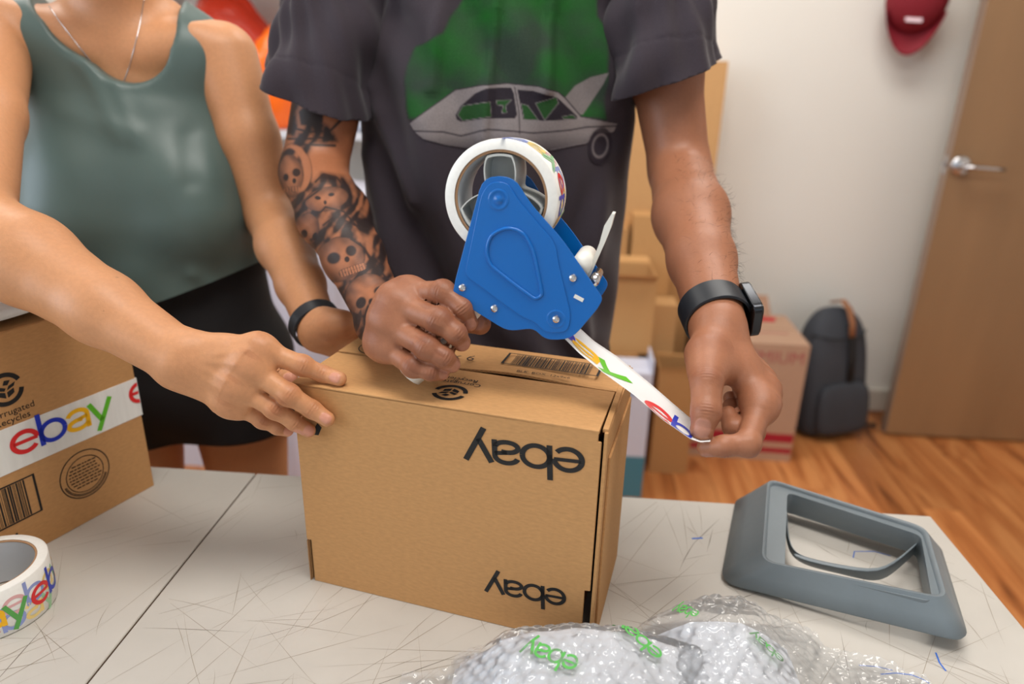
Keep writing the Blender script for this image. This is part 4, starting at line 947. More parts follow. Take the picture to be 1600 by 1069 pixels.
def refine(V, F, zones):
    """split faces near the given bones: zones = [(list of (a, b, radius), times)] -> mesh data through bmesh"""
    me = bpy.data.meshes.new('tmp'); me.vertices.add(len(V)); me.vertices.foreach_set('co', V.astype(np.float32).ravel()); me.loops.add(F.size); me.loops.foreach_set('vertex_index', F.astype(np.int32).ravel())
    me.polygons.add(len(F)); me.polygons.foreach_set('loop_start', np.arange(0, F.size, 4, dtype=np.int32)); me.update(calc_edges=True)
    bm = bmesh.new(); bm.from_mesh(me); bpy.data.meshes.remove(me)
    for bones, times in zones:
        for _ in range(times):
            bm.verts.ensure_lookup_table(); P = np.array([v.co[:] for v in bm.verts]); near = np.zeros(len(P), bool)
            for a, b, r in bones: near |= bone_d(P, np.asarray(a, float), np.asarray(b, float)) < r
            bm.verts.index_update(); ed = [e for e in bm.edges if near[e.verts[0].index] and near[e.verts[1].index]]
            bmesh.ops.subdivide_edges(bm, edges=ed, cuts=1, use_grid_fill=True)
    bmesh.ops.triangulate(bm, faces=[f for f in bm.faces if len(f.verts) > 4])
    me = bpy.data.meshes.new('body'); bm.to_mesh(me); bm.free(); me.polygons.foreach_set('use_smooth', [True]*len(me.polygons))
    return me
def nzrows(a): return a/np.maximum(np.linalg.norm(a, axis=1, keepdims=True), 1e-9)
def vnoise3(P, sc, seed, n=7):
    r = np.random.default_rng(seed); s = 0
    for k in range(n): d_ = nz(r.normal(size=3)); s = s+np.sin(P @ d_*sc*r.uniform(0.6, 1.7)+r.uniform(0, 6.3))
    return s/n

class Hand:
    """joint positions -> capsules; fingers = [(name, [MCP, PIP, DIP, TIP], dorsal or None, radii)]"""
    def __init__(s, sdf, wrist, fingers, thumb, g0, sc=1.0, palmdir=None, wr=0.024):
        s.f = fingers; s.thumb = thumb; base = np.asarray(wrist, float); s.bones = []
        for i, (pts, dors) in enumerate(fingers):
            pts = [np.asarray(p, float) for p in pts]; rr = [[0.0102, 0.0092, 0.0080, 0.0070], [0.0106, 0.0096, 0.0083, 0.0072], [0.0102, 0.0090, 0.0078, 0.0068], [0.0092, 0.0078, 0.0068, 0.0060]][i]; rr = [q*sc for q in rr]
            off = nz(np.asarray(fingers[0][0][0])-np.asarray(fingers[3][0][0]))*(1.5-i)*0.010*sc
            sdf.cap(base+off, pts[0], 0.0135*sc, 0.0118*sc, 0); sdf.cap(pts[0], pts[0]*0.62+pts[1]*0.38, 0.0114*sc, 0.0095*sc, 0)
            kd = nz((dors if dors is not None else CAM-pts[0])); sdf.cap(pts[0]+kd*0.0035*sc, pts[0]+kd*0.0035*sc+(pts[1]-pts[0])*0.05, 0.0108*sc, 0.0100*sc, 0)
            g = g0+i; sdf.gk[g] = 0.004; sdf.chain(pts, rr, g); sdf.cap(pts[1], pts[1]+(pts[2]-pts[1])*0.01, rr[1]*1.05, rr[1]*1.05, g)
            for k in range(3): s.bones.append((pts[k], pts[k+1], 0.017*sc))
            s.bones.append((base, pts[0], 0.026*sc))
        tp = [np.asarray(p, float) for p in thumb[0]]; rr = [0.0150*sc, 0.0128*sc, 0.0112*sc, 0.0092*sc]
        sdf.cap(base, tp[0], 0.016*sc, 0.016*sc, 0); sdf.cap(tp[0], tp[1], 0.0165*sc, 0.0128*sc, 0); g = g0+4; sdf.gk[g] = 0.005; sdf.chain(tp[1:], rr[1:], g)
        im = np.asarray(fingers[0][0][0]); sdf.cap(tp[0]*0.4+tp[1]*0.6, base*0.45+im*0.55, 0.011*sc, 0.011*sc, 0)
        s.bones.append((tp[0], tp[1], 0.026*sc)); s.bones += [(tp[1], tp[2], 0.018*sc), (tp[2], tp[3], 0.017*sc)]; s.sc = sc
    def paint(s, P, N, col, disp, nail, knuck, crease):
        for pts, dors in list(s.f)+[s.thumb]:
            pts = [np.asarray(p, float) for p in pts]; ax = nz(pts[3]-pts[2]); near = np.flatnonzero(np.linalg.norm(P-pts[3], axis=1) < 0.03*s.sc)
            dv = dors if dors is not None else (CAM-pts[3]); dv = nz(dv-ax*np.dot(dv, ax)); la = np.cross(ax, dv)
            r = 0.0072*s.sc*(1.3 if pts is s.thumb[0] or len(s.f) == 0 else 1.0)
            if pts[1] is not None and np.allclose(pts[3], np.asarray(s.thumb[0][3])): r = 0.0094*s.sc
            q = P[near]-pts[3]; sx, lx, nx = q @ ax, q @ la, N[near] @ dv
            rr = (np.abs((sx+r*0.10)/(r*0.80)))**2.6+(np.abs(lx/(r*0.70)))**2.6; mk = np.clip((1.0-rr)/0.25, 0, 1)*np.clip((nx-0.15)/0.2, 0, 1)
            edge = np.clip(1-np.abs(rr-1.05)/0.25, 0, 1)*np.clip((nx-0.1)/0.2, 0, 1)
            col[near] = col[near]*(1-mk[:, None])+np.array(nail)*mk[:, None]; disp[near] += 0.00022*mk-0.00025*edge
            for ji, (jw, am) in ((0, (0.011, 0.30)), (1, (0.0075, 0.55)), (2, (0.0055, 0.42))):
                c = pts[ji]; ax2 = nz(nz(pts[min(ji+1, 3)]-c)+(nz(c-pts[ji-1]) if ji else 0)); dv2 = dors if dors is not None else (CAM-c); dv2 = nz(dv2-ax2*np.dot(dv2, ax2))
                nr = np.flatnonzero(np.linalg.norm(P-c, axis=1) < 0.022*s.sc); q = P[nr]-c; sx = q @ ax2; nx = np.clip((N[nr] @ dv2-0.1)/0.5, 0, 1)
                gk = np.exp(-(sx/(jw*s.sc))**2)*nx; col[nr] = col[nr]*(1-(am*gk)[:, None])+col[nr]*np.array(knuck)*(am*gk)[:, None]
                if ji: 
                    lat = np.abs(q @ np.cross(ax2, dv2)); wv = np.sin(sx/0.0027*2*PI+6*lat*lat*1e4*0.02); g2 = np.exp(-(sx/(0.0042*s.sc))**2)*nx*np.clip(1-lat/(0.008*s.sc), 0, 1)
                    disp[nr] += crease*0.00042*wv*g2

# ---- 2D painting helpers for prints and tattoos (points Q in pixels of a sketch)
def in_poly(Q, poly):
    x, y = Q[:, 0], Q[:, 1]; ins = np.zeros(len(Q), bool); n = len(poly)
    for i in range(n):
        (x0, y0), (x1, y1) = poly[i-1], poly[i]; c = ((y0 > y) != (y1 > y)) & (x < (x1-x0)*(y-y0)/(y1-y0+1e-12)+x0); ins ^= c
    return ins
def line_d(Q, pts):
    d = np.full(len(Q), 1e9)
    for a, b in zip(pts[:-1], pts[1:]):
        a, b = np.array(a, float), np.array(b, float); ab = b-a; t = np.clip(((Q-a) @ ab)/(ab @ ab+1e-9), 0, 1); d = np.minimum(d, np.linalg.norm(Q-a-t[:, None]*ab, axis=1))
    return d
def poly_mask(Q, poly, aa=2.0):
    d = line_d(Q, list(poly)+[poly[0]]); return np.clip(0.5+np.where(in_poly(Q, poly), d, -d)/aa, 0, 1)
def ell(Q, cx, cy, rx, ry, rot=0.0):
    c, s = math.cos(math.radians(rot)), math.sin(math.radians(rot)); x, y = Q[:, 0]-cx, Q[:, 1]-cy; u, v = (x*c+y*s)/rx, (-x*s+y*c)/ry; return np.sqrt(u*u+v*v)
def n2(Q, sc, seed):
    r = np.random.default_rng(seed); s = 0
    for k in range(8): a = r.uniform(0, 2*PI); s = s+np.sin((Q[:, 0]*math.cos(a)+Q[:, 1]*math.sin(a))*sc*r.uniform(0.6, 1.8)+r.uniform(0, 6.3)+1.5*np.sin((Q[:, 0]*math.sin(a)+Q[:, 1]*math.cos(a))*sc*0.6))
    return s/8
def soft(x, a, b): return np.clip((x-a)/(b-a), 0, 1)

def skin_mat(name, rough=0.46): return mat(name, (0.5, 0.3, 0.2), rough, spec=0.4, attr='col', noise=(260, 0.045, 4), bump=(700, 0.22, 0.0008), sss=0.06)
M_SKINM, M_SKINW = skin_mat('tan_skin'), skin_mat('light_tan_skin', 0.44)

# ================================================================== man
man = Sdf(0.002); man.gk[0] = 0.014
MX, MY = -0.10, 1.005
shR, shL = np.array([-0.288, 1.0, 1.385]), np.array([0.095, 1.0, 1.385])
elR, elL = U(490, 272, 0.905), U(1062, 266, 0.90)
wrR, wrL = U(596, 491, 0.700), U(1121, 510, 0.658)
XA = (1, 0, 0)
man.chain([(MX, MY+0.02, 0.86), (MX, MY+0.02, 0.95), (MX, MY+0.01, 1.06), (MX, MY+0.01, 1.22), (MX, MY+0.015, 1.34)], [0.160, 0.158, 0.146, 0.158, 0.140], 0, XA, [0.66, 0.66, 0.66, 0.62])
man.cap(shR+(0.04, 0.01, 0.02), shL+(-0.04, 0.01, 0.02), 0.058, 0.058); man.cap((MX, MY+0.01, 1.38), (MX, MY-0.015, 1.49), 0.066, 0.060)
HD = np.array([MX, MY-0.045, 1.580])
man.cap(HD+(0, 0.03, 0.03), HD+(0, 0.0, 0.045), 0.088, 0.086); man.cap(HD+(0, -0.02, 0.02), HD+(0, -0.045, -0.075), 0.076, 0.042); man.cap(HD+(0, -0.085, 0.02), HD+(0, -0.108, -0.02), 0.010, 0.014)
for s_ in (-1, 1): man.cap(HD+(s_*0.082, 0.01, 0.015), HD+(s_*0.088, 0.016, -0.03), 0.012, 0.009); man.cap(HD+(s_*0.02, -0.082, -0.055), HD+(0, -0.09, -0.055), 0.007, 0.008)
def arm(sd, sh, el, wr, rs, bulge=0.36):
    m1 = sh*0.5+el*0.5; fm = el*(1-bulge)+wr*bulge; f2 = el*0.35+wr*0.65
    sd.chain([sh, m1, el], [rs[0], rs[1], rs[2]]); sd.chain([el, fm, f2, wr], [rs[2], rs[3], rs[4], rs[5]])
arm(man, shR, elR, wrR, [0.058, 0.046, 0.0405, 0.0415, 0.0325, 0.0262]); arm(man, shL, elL, wrL, [0.058, 0.0455, 0.038, 0.0425, 0.0340, 0.0265])
for s_ in (-1, 1):
    hip = np.array([MX+s_*0.085, MY+0.02, 0.86]); kn = np.array([MX+s_*0.10, MY+0.03, 0.47]); an = np.array([MX+s_*0.11, MY+0.05, 0.085])
    man.chain([hip, kn, an], [0.085, 0.056, 0.040]); man.cap(an+(0, 0.02, -0.05), an+(0, -0.14, -0.058), 0.032, 0.026)
# right hand wrapped over the handle
tc = lambda px, py, d: U(px, py, d); tr_ = lambda px, py, d: U(px, py, d+0.018)
RF = [([tr_(637, 459, 0.618), tr_(692, 457, 0.590), tr_(722, 482, 0.584), tr_(733, 504, 0.592)], None), ([tr_(615, 473, 0.606), tr_(686, 501, 0.579), tr_(712, 521, 0.578), tr_(721, 535, 0.587)], None),
      ([tr_(604, 503, 0.606), tr_(667, 543, 0.579), tr_(694, 559, 0.578), tr_(706, 569, 0.587)], None), ([tr_(598, 537, 0.614), tr_(645, 573, 0.586), tr_(674, 581, 0.583), tr_(690, 583, 0.589)], None)]
RT = ([tr_(622, 484, 0.668), tr_(676, 486, 0.645), tr_(718, 498, 0.634), tr_(750, 506, 0.628)], None)
hR = Hand(man, wrR, RF, RT, 10, 1.12)
LF = [([tc(1189, 629, 0.607), tc(1168, 694, 0.578), tc(1131, 697, 0.576), tc(1103, 700, 0.584)], nz(-UY*0.9-FW*0.3)), ([tc(1188, 612, 0.627), tc(1174, 674, 0.598), tc(1146, 668, 0.604), tc(1138, 648, 0.614)], nz(RX)),
      ([tc(1180, 598, 0.646), tc(1172, 662, 0.622), tc(1146, 655, 0.626), tc(1142, 634, 0.634)], nz(RX)), ([tc(1170, 588, 0.662), tc(1164, 645, 0.644), tc(1145, 640, 0.648), tc(1141, 622, 0.652)], nz(RX))]
LT = ([tc(1106, 556, 0.622), tc(1104, 598, 0.592), tc(1103, 644, 0.581), tc(1097, 671, 0.580)], None)
hL = Hand(man, wrL, LF, LT, 20, 1.08)
V, F = man.mesh(0.0040)
armR_b = [(shR*0.3+elR*0.7, elR, 0.075), (elR, wrR, 0.065)]; armL_b = [(elL, wrL, 0.06)]
me = refine(V, F, [(armR_b+hR.bones+hL.bones, 1), (hR.bones+hL.bones+armR_b, 1)])
P = verts_np(me); fine = np.zeros(len(P), bool)
for a, b, r in armR_b+armL_b+hR.bones+hL.bones: fine |= bone_d(P, np.asarray(a, float), np.asarray(b, float)) < r*1.15
fi = np.flatnonzero(fine); P[fi], Nf = man.project(P[fi]); N = np.zeros_like(P); N[fi] = Nf
MSK = np.array(srgb(158, 104, 76)); col = np.tile(MSK, (len(P), 1)); disp = np.zeros(len(P))
col *= (1+0.06*vnoise3(P, 45, 4))[:, None]
for H_ in (hR, hL): H_.paint(P, N, col, disp, srgb(170, 118, 98), (0.62, 0.50, 0.46), 1.0)
# tattoo sleeve on the right arm, sketched in the frame of the forearm as it shows
armd = np.minimum(bone_d(P, shR*0.2+elR*0.8, elR), bone_d(P, elR, wrR)); ti = np.flatnonzero((np.minimum(armd, bone_d(P, shR, elR)) < 0.062) & (P[:, 2] < 1.30))
Q = (PX(P[ti])-np.array([420, 160]))*2.814
dark = 0.78+0.95*n2(Q, 0.05, 3)+0.30*np.sin(0.10*Q[:, 0]+0.05*Q[:, 1]+8*n2(Q, 0.018, 8))+0.25*n2(Q, 0.16, 31); dark = np.clip(dark, 0.2, 0.95)
bare = poly_mask(Q, [(190, 60), (460, -40), (460, 330), (360, 330), (230, 310), (190, 350), (165, 250), (190, 190), (300, 170), (270, 110)], 25); dark *= (1-bare)
def tat(cx, cy, rx, ry, rot, eyes, nose, teeth=None):
    global dark
    e = ell(Q, cx, cy, rx, ry, rot); m_ = soft(-e, -1.06, -0.98); inner = 0.12+0.50*soft(e, 0.30, 1.0)+0.22*n2(Q, 0.09, int(cx)); dark = dark*(1-m_)+inner*m_
    ring = np.clip(1-np.abs(e-1.03)/0.10, 0, 1); dark = np.maximum(dark, 0.75*ring)
    for (ex_, ey_, a, b, r_) in eyes+[nose]: dark = np.maximum(dark, 0.9*soft(-ell(Q, ex_, ey_, a, b, r_), -1.15, -0.75))
    if teeth:
        x0, y0, x1, y1, hh = teeth; d_ = line_d(Q, [(x0, y0), (x1, y1)]); tx = ((Q-np.array([x0, y0])) @ nz([x1-x0, y1-y0])); dark = np.where(d_ < hh, np.maximum(0.12, 0.7*(np.abs((tx % 13)-6.5) > 4.6)*1.0), dark); dark = np.maximum(dark, 0.7*np.clip(1-np.abs(d_-hh)/3, 0, 1)); dark = np.maximum(dark, 0.6*np.clip(1-d_/2.0, 0, 1))
tat(98, 322, 50, 92, -8, [(75, 330, 13, 18, 0), (122, 308, 20, 20, 10)], (112, 345, 9, 13, 0), (75, 385, 128, 380, 11))
tat(165, 560, 54, 72, 10, [(156, 578, 16, 20, 0), (203, 590, 13, 22, 20)], (186, 606, 8, 10, 0))
tat(255, 425, 95, 50, -12, [(215, 420, 15, 9, 10), (275, 405, 15, 9, -10)], (248, 440, 7, 10, 0))
tat(312, 690, 108, 92, -25, [(285, 685, 32, 27, -20), (362, 652, 26, 26, 0)], (344, 690, 12, 14, 0), (325, 752, 412, 722, 17))
tat(432, 845, 98, 86, -35, [(405, 882, 23, 30, 30), (486, 826, 26, 19, -20)], (452, 878, 15, 17, 0), (440, 918, 500, 895, 10))
dark = np.maximum(dark, 0.85*poly_mask(Q, [(130, 40), (150, 22), (240, 50), (238, 92), (200, 108), (140, 100)], 10))
for ln in ([(90, 110), (180, 130), (270, 125), (320, 75)], [(85, 160), (180, 160), (285, 150)], [(90, 200), (150, 185), (290, 190)], [(140, 480), (160, 430), (230, 380)], [(210, 500), (250, 460), (330, 480), (400, 560)], [(240, 540), (290, 500), (380, 540)], [(205, 350), (240, 315), (300, 330), (350, 400)], [(360, 600), (420, 640), (470, 740)], [(400, 620), (460, 700), (530, 790)]):
    dark = np.maximum(dark, 0.8*np.clip(1.4-line_d(Q, ln)/7.0, 0, 1))
cres = soft(-ell(Q, 120, 290, 66, 110, -10), -1.0, -0.9)*soft(ell(Q, 95, 300, 58, 100, -8), 0.95, 1.05); dark = dark*(1-cres)+0.1*cres; dark = np.maximum(dark, 0.7*np.clip(1-np.abs(ell(Q, 120, 290, 68, 112, -10)-1.0)/0.05, 0, 1))
for kx in range(5): dark = np.maximum(dark, 0.8*soft(-ell(Q, 395+kx*33, 960-kx*22, 12, 62, 12), -1.1, -0.7))
tax = (P[ti]-elR) @ nz(wrR-elR); L_ = np.linalg.norm(wrR-elR); lnw = nz(np.array([575-430, 830-1040])); sdw = (Q-np.array([430, 1040])) @ np.array([-lnw[1], lnw[0]]); dark *= np.clip(-sdw/14+0.5, 0, 1)*np.clip((1.29-P[ti][:, 2])/0.02, 0, 1)
TSK = np.array(srgb(178, 112, 76)); INK = np.array(srgb(26, 25, 29)); dark = np.clip(dark*1.22, 0, 1); col[ti] = (col[ti]*0.4+TSK*0.6)*(1-dark[:, None]*0.96)+INK*(dark[:, None]*0.96)
def face_paint(P, col, H, f, x):
    for s_ in (-1, 1):
        e = H+x*s_*0.031+f*0.078+np.array([0, 0, 0.012]); q = P-e; a_, z_ = np.abs(q @ x), q[:, 2]; fr = (q @ f) > -0.03
        col[fr & ((a_/0.015)**2+(z_/0.0065)**2 < 1)] = srgb(216, 208, 202); col[fr & (np.hypot(a_, z_) < 0.0062)] = srgb(40, 26, 20); col[fr & (np.abs(z_-0.019) < 0.0045) & (a_ < 0.020)] *= 0.35
    q = P-(H+f*0.085+np.array([0, 0, -0.057])); col[((q @ f) > -0.03) & ((np.abs(q @ x)/0.024)**2+(q[:, 2]/0.009)**2 < 1)] *= np.array([0.85, 0.55, 0.55])
face_paint(P, col, HD, np.array([0, -1.0, 0]), np.array([1.0, 0, 0]))
P = P+N*disp[:, None]; base_m = np.array([MX, MY, 0.0])
me.vertices.foreach_set('co', (P-base_m).astype(np.float32).ravel()); me.update(); set_colors(me, col); me.materials.append(M_SKINM); me.name = 'man_body'
manO = link('person', me, None, tuple(base_m)); tag(manO, 'person in a dark printed T-shirt with a tattooed arm, holding the blue tape dispenser', 'person')

def cloth(name, sd, h, material, parent, base_, planes, fold, solid=0.0018, smooth_it=2):
    """planes = [(point, normal, centre, reach)]: cut away what lies beyond each plane near its centre"""
    V, F = sd.mesh(h); 
    me = bpy.data.meshes.new(name); me.vertices.add(len(V)); me.vertices.foreach_set('co', V.astype(np.float32).ravel()); me.loops.add(F.size); me.loops.foreach_set('vertex_index', F.astype(np.int32).ravel())
    me.polygons.add(len(F)); me.polygons.foreach_set('loop_start', np.arange(0, F.size, 4, dtype=np.int32)); me.update(calc_edges=True)
    nn = np.empty(len(V)*3, np.float32); me.vertex_normals.foreach_get('vector', nn); nn = nn.reshape(-1, 3)
    V = V+nn*fold(V, nn)[:, None]; me.vertices.foreach_set('co', V.astype(np.float32).ravel()); me.update()
    bm = bmesh.new(); bm.from_mesh(me)
    for (pt, no, ce, reach) in planes:
        ce = Vector(ce); fs = [f for f in bm.faces if (f.calc_center_median()-ce).length < reach]; geo = set(fs)
        for f in fs: geo.update(f.edges); geo.update(f.verts)
        r = bmesh.ops.bisect_plane(bm, geom=list(geo), plane_co=Vector(pt), plane_no=Vector(no), clear_outer=True, clear_inner=False)
    me2 = bpy.data.meshes.new(name); bmesh.ops.translate(bm, verts=bm.verts, vec=-Vector(base_)); bm.to_mesh(me2); bm.free(); bpy.data.meshes.remove(me)
    me2.polygons.foreach_set('use_smooth', [True]*len(me2.polygons)); me2.materials.append(material); o = link(name, me2, parent)
    if solid: q = o.modifiers.new('solid', 'SOLIDIFY'); q.thickness = solid; q.offset = -1
    return o
# T-shirt
SHIRT_RGB = srgb(56, 49, 56)
M_SHIRT = mat('dark_grey_cotton', SHIRT_RGB, 0.85, spec=0.2, noise=(700, 0.10, 2), bump=(1600, 0.25, 0.0006), sheen=0.15)
ts = Sdf(0.002); ts.gk[0] = 0.045
ts.chain([(MX-0.003, MY+0.005, 0.80), (MX-0.002, MY+0.005, 0.96), (MX, MY+0.005, 1.10), (MX, MY+0.005, 1.24), (MX, MY+0.01, 1.35)], [0.176, 0.176, 0.177, 0.180, 0.160], 0, XA, [0.72, 0.72, 0.70, 0.66])
ts.cap(shR+(0.012, 0.006, 0.012), shL+(-0.012, 0.006, 0.012), 0.071, 0.071); ts.cap((MX, MY+0.005, 1.40), (MX, MY-0.01, 1.50), 0.076, 0.070)
hmR, hmL = U(499, 155, 0.905), U(1036, 123, 0.875)
eR, eL = nz(hmR-(shR+np.array([0, 0, 0.02]))), nz(hmL-(shL+np.array([0, 0, 0.02])))
def fold_m(V, n_):
    x, z = V[:, 0]-MX, V[:, 2]; fr = np.clip(-n_[:, 1], 0, 1)
    v = 0.0075*np.sin(x*52+2.2*np.sin(z*9)+1.0)*np.clip((z-0.95)/0.25, 0, 1)*fr+0.0058*np.sin((x*1.0+z*0.55)*70+1.5*np.sin(z*14))*fr
    for (x0, z0, x1, z1, wd, am) in [(-0.175, 1.20, -0.06, 0.98, 0.020, -0.013), (-0.17, 1.15, -0.10, 0.93, 0.016, 0.010), (-0.165, 1.25, -0.10, 1.10, 0.012, 0.008), (0.165, 1.20, 0.09, 0.98, 0.018, -0.010), (0.15, 1.16, 0.13, 0.92, 0.014, 0.008), (0.012, 1.36, -0.003, 1.18, 0.007, 0.006), (0.075, 1.36, 0.070, 1.24, 0.007, 0.005), (-0.05, 1.36, -0.065, 1.24, 0.009, 0.005), (0.10, 1.05, 0.14, 0.88, 0.012, 0.007), (0.04, 1.0, 0.09, 0.86, 0.014, 0.007), (-0.12, 1.36, -0.155, 1.24, 0.010, 0.007)]:
        a, b = np.array([x0, z0]), np.array([x1, z1]); ab = b-a; q = np.stack([x, z], 1)-a; t = np.clip((q @ ab)/(ab @ ab), 0, 1); d_ = np.linalg.norm(q-t[:, None]*ab, axis=1); v += 1.35*am*np.exp(-(d_/wd)**2)*fr
    out = np.clip((np.abs(x)-0.19)/0.03, 0, 1); v += out*0.0030*np.sin(V[:, 2]*20+np.arctan2(V[:, 1]-1.0, x)*11+V[:, 0]*30); v += 0.0012*vnoise3(V, 60, 2)
    return v
up_ = np.array([0, 0, 1.0])
tilR = nz(np.array([-0.34, 0.10, -1.0])); tilL = nz(np.array([0.36, 0.10, -1.0]))
shirt = cloth('t_shirt', ts, 0.0046, M_SHIRT, manO, base_m, [((MX, MY, 0.865), (0, 0, -1), (MX, MY, 0.80), 0.5), ((MX, MY, 1.470), (0, -0.35, 1), (MX, MY, 1.535), 0.125)], fold_m)
for sh_, hm_, e_, til_, r_ in ((shR, hmR, eR, tilR, 0.0655), (shL, hmL, eL, tilL, 0.063)):
    sv = Sdf(0.002); sv.gk[0] = 0.03; sv.chain([sh_+(0, 0, 0.006), sh_*0.5+hm_*0.5, hm_, hm_+e_*0.09], [0.062, 0.0675, r_, r_-0.002])
    def fold_s(V, n_, hm_=hm_, e_=e_):
        t_ = (V-hm_) @ e_; a_ = np.arctan2(V[:, 1]-hm_[1], V[:, 0]-hm_[0]); hem = np.exp(-((t_+0.022)/0.0016)**2)
        return 0.0048*np.sin(a_*5+t_*25)*np.clip((0.10+t_)/0.08, 0, 1)+0.0025*np.sin(a_*11-t_*40)+0.004*np.sin(a_*3+1+t_*60)-0.0012*hem+0.0008*vnoise3(V, 80, 3)
    cloth('sleeve', sv, 0.0034, M_SHIRT, shirt, base_m, [(hm_, til_, hm_+e_*0.05, 0.3)], fold_s)
# hem stitching on the sleeves is a slightly proud band
# printed picture on the chest, laid on the cloth
bpy.context.view_layer.update()
tv = verts_np(shirt.data)+base_m; tree = BVHTree.FromPolygons([tuple(q) for q in tv], [tuple(p.vertices) for p in shirt.data.polygons])
gx, gy = np.arange(618, 972, 1.5), np.arange(-60, 296, 1.5); XX, YY = np.meshgrid(gx, gy, indexing='ij'); Qp = np.stack([XX.ravel(), YY.ravel()], 1); Qc = Qp*3.564-np.array([580*3.564, 0]); hit = np.full((len(Qp), 3), np.nan)
camv = Vector(CAM)
for i, (px, py) in enumerate(Qp):
    dv = Vector(ray(px, py)).normalized(); h_, n_, _, _ = tree.ray_cast(camv, dv)
    if h_ is not None: hit[i] = np.array(h_)+np.array(n_ if n_.dot(dv) < 0 else -n_)*0.0011
wob = np.stack([12*n2(Qc, 0.02, 5), 12*n2(Qc, 0.02, 6)], 1)
green = poly_mask(Qc+wob*1.6, [(185, 450), (200, 370), (255, 265), (400, 190), (470, 60), (560, -60), (700, -210), (1150, -210), (1260, -40), (1255, 90), (1312, 180), (1312, 400), (1305, 670), (1165, 660), (700, 640), (300, 660), (215, 660), (205, 560)], 22)
gtone = np.clip(0.46+0.50*n2(Qc, 0.012, 9)+0.22*n2(Qc, 0.035, 12)-0.55*np.exp(-(((Qc[:, 0]-800)/170)**2+((Qc[:, 1]-330)/170)**2))-0.25*np.exp(-((Qc[:, 1]-470)/80)**2), 0, 1)
colr = np.tile(np.array(SHIRT_RGB), (len(Qp), 1)); gcol = np.array(srgb(46, 62, 50))*(1-gtone[:, None])+np.array(srgb(16, 100, 22))*gtone[:, None]
colr = colr*(1-green[:, None]*0.95)+gcol*green[:, None]*0.95; al = green.copy()
def lay(mask, rgb):
    global colr, al
    c_ = np.array(rgb); colr = colr*(1-mask[:, None])+c_*mask[:, None]; al = np.maximum(al, mask)
SIL, DRK = np.array(srgb(136, 128, 128)), np.array(srgb(46, 40, 48))
bodyp = [(215, 685), (470, 500), (600, 478), (760, 465), (930, 480), (1040, 515), (1075, 545), (1165, 650), (1370, 685), (1350, 735), (1310, 740), (1240, 735), (1190, 800), (1000, 838), (700, 850), (420, 810), (290, 775), (245, 735)]
lay(poly_mask(Qc, [(1075, 545), (1130, 480), (1220, 430), (1322, 405), (1290, 470), (1230, 560), (1175, 640), (1150, 640)], 4), SIL*0.8)
bm_k = poly_mask(Qc, bodyp, 5); shade = np.clip(1.0-np.clip((Qc[:, 1]-740)/90, 0, 1)*0.75, 0.2, 1)*(0.92+0.1*n2(Qc, 0.03, 2)); lay(bm_k, 1.0*np.ones(3)*0); colr = colr*(1-bm_k[:, None])+(SIL*shade[:, None]+DRK*(1-shade[:, None]))*bm_k[:, None]
lay(0.9*np.clip(1.5-np.abs(line_d(Qc, bodyp[:9]))/3.5, 0, 1), DRK)
win1 = [(470, 640), (500, 590), (580, 520), (650, 492), (780, 488), (795, 520), (812, 640), (800, 660), (640, 660), (500, 678), (475, 665)]; win2 = [(815, 500), (900, 505), (1030, 540), (1145, 650), (1140, 664), (960, 673), (845, 666)]
GD = np.array(srgb(36, 72, 36)); LN = np.array(srgb(128, 120, 122))
for wp in (win1, win2): lay(poly_mask(Qc, wp, 4), DRK*0.8)
for gp in ([(480, 640), (512, 588), (660, 568), (668, 650), (510, 672)], [(695, 560), (782, 558), (748, 592), (755, 628), (728, 630), (735, 590), (700, 585)], [(915, 575), (1028, 540), (1040, 575), (965, 670)], [(835, 578), (872, 588), (932, 670), (850, 665)], [(1060, 650), (1120, 640), (1140, 660), (1070, 662)]):
    lay(poly_mask(Qc, gp, 4), GD); lay(0.8*np.clip(1.2-line_d(Qc, gp+[gp[0]])/2.6, 0, 1), LN)
for ln, cl_, wd in (([(800, 485), (822, 620), (826, 745)], DRK, 3.5), ([(240, 730), (400, 735), (500, 757), (650, 720), (900, 741), (1100, 725), (1200, 708), (1362, 700)], DRK, 5), ([(165, 910), (220, 860), (262, 868), (300, 872)], LN, 3), ([(165, 910), (350, 1000), (420, 1000)], LN, 2.5), ([(262, 855), (300, 862)], LN*1.2, 8), ([(280, 790), (285, 830), (300, 850)], LN, 3), ([(1000, 835), (1195, 798), (1215, 770)], LN, 3)): lay(0.9*np.clip(1.4-line_d(Qc, ln)/wd, 0, 1), cl_)
we = ell(Qc, 1272, 812, 48, 74, 10); lay(soft(-we, -1.45, -1.35)*0.85, DRK); lay(np.clip(1-np.abs(we-0.86)/0.16, 0, 1), LN); lay(soft(-ell(Qc, 430, 920, 55, 40, 0), -1.1, -0.9)*np.clip(1-np.abs(ell(Qc, 430, 920, 45, 32)-1)/0.3, 0, 1)*0.6, LN)
lay(0.6*soft(-ell(Qc, 1120, 960, 50, 40), -1.2, -0.8), np.array(srgb(28, 66, 30)))
fold_ok = ~np.isnan(hit[:, 0]) & (al > 0.02); idx = np.arange(len(Qp)).reshape(XX.shape); q = np.stack([idx[:-1, :-1], idx[:-1, 1:], idx[1:, 1:], idx[1:, :-1]], -1).reshape(-1, 4)
q = q[fold_ok[q].all(1)]; mx_ = np.abs(hit[q][:, :, 1].max(1)-hit[q][:, :, 1].min(1)); q = q[mx_ < 0.012]; used = np.unique(q); rm = -np.ones(len(Qp), int); rm[used] = np.arange(len(used))
M_PRINT = mat('shirt_ink', (0.2, 0.2, 0.2), 0.85, spec=0.2, attr='col', noise=(700, 0.12, 2), bump=(1600, 0.25, 0.0006))
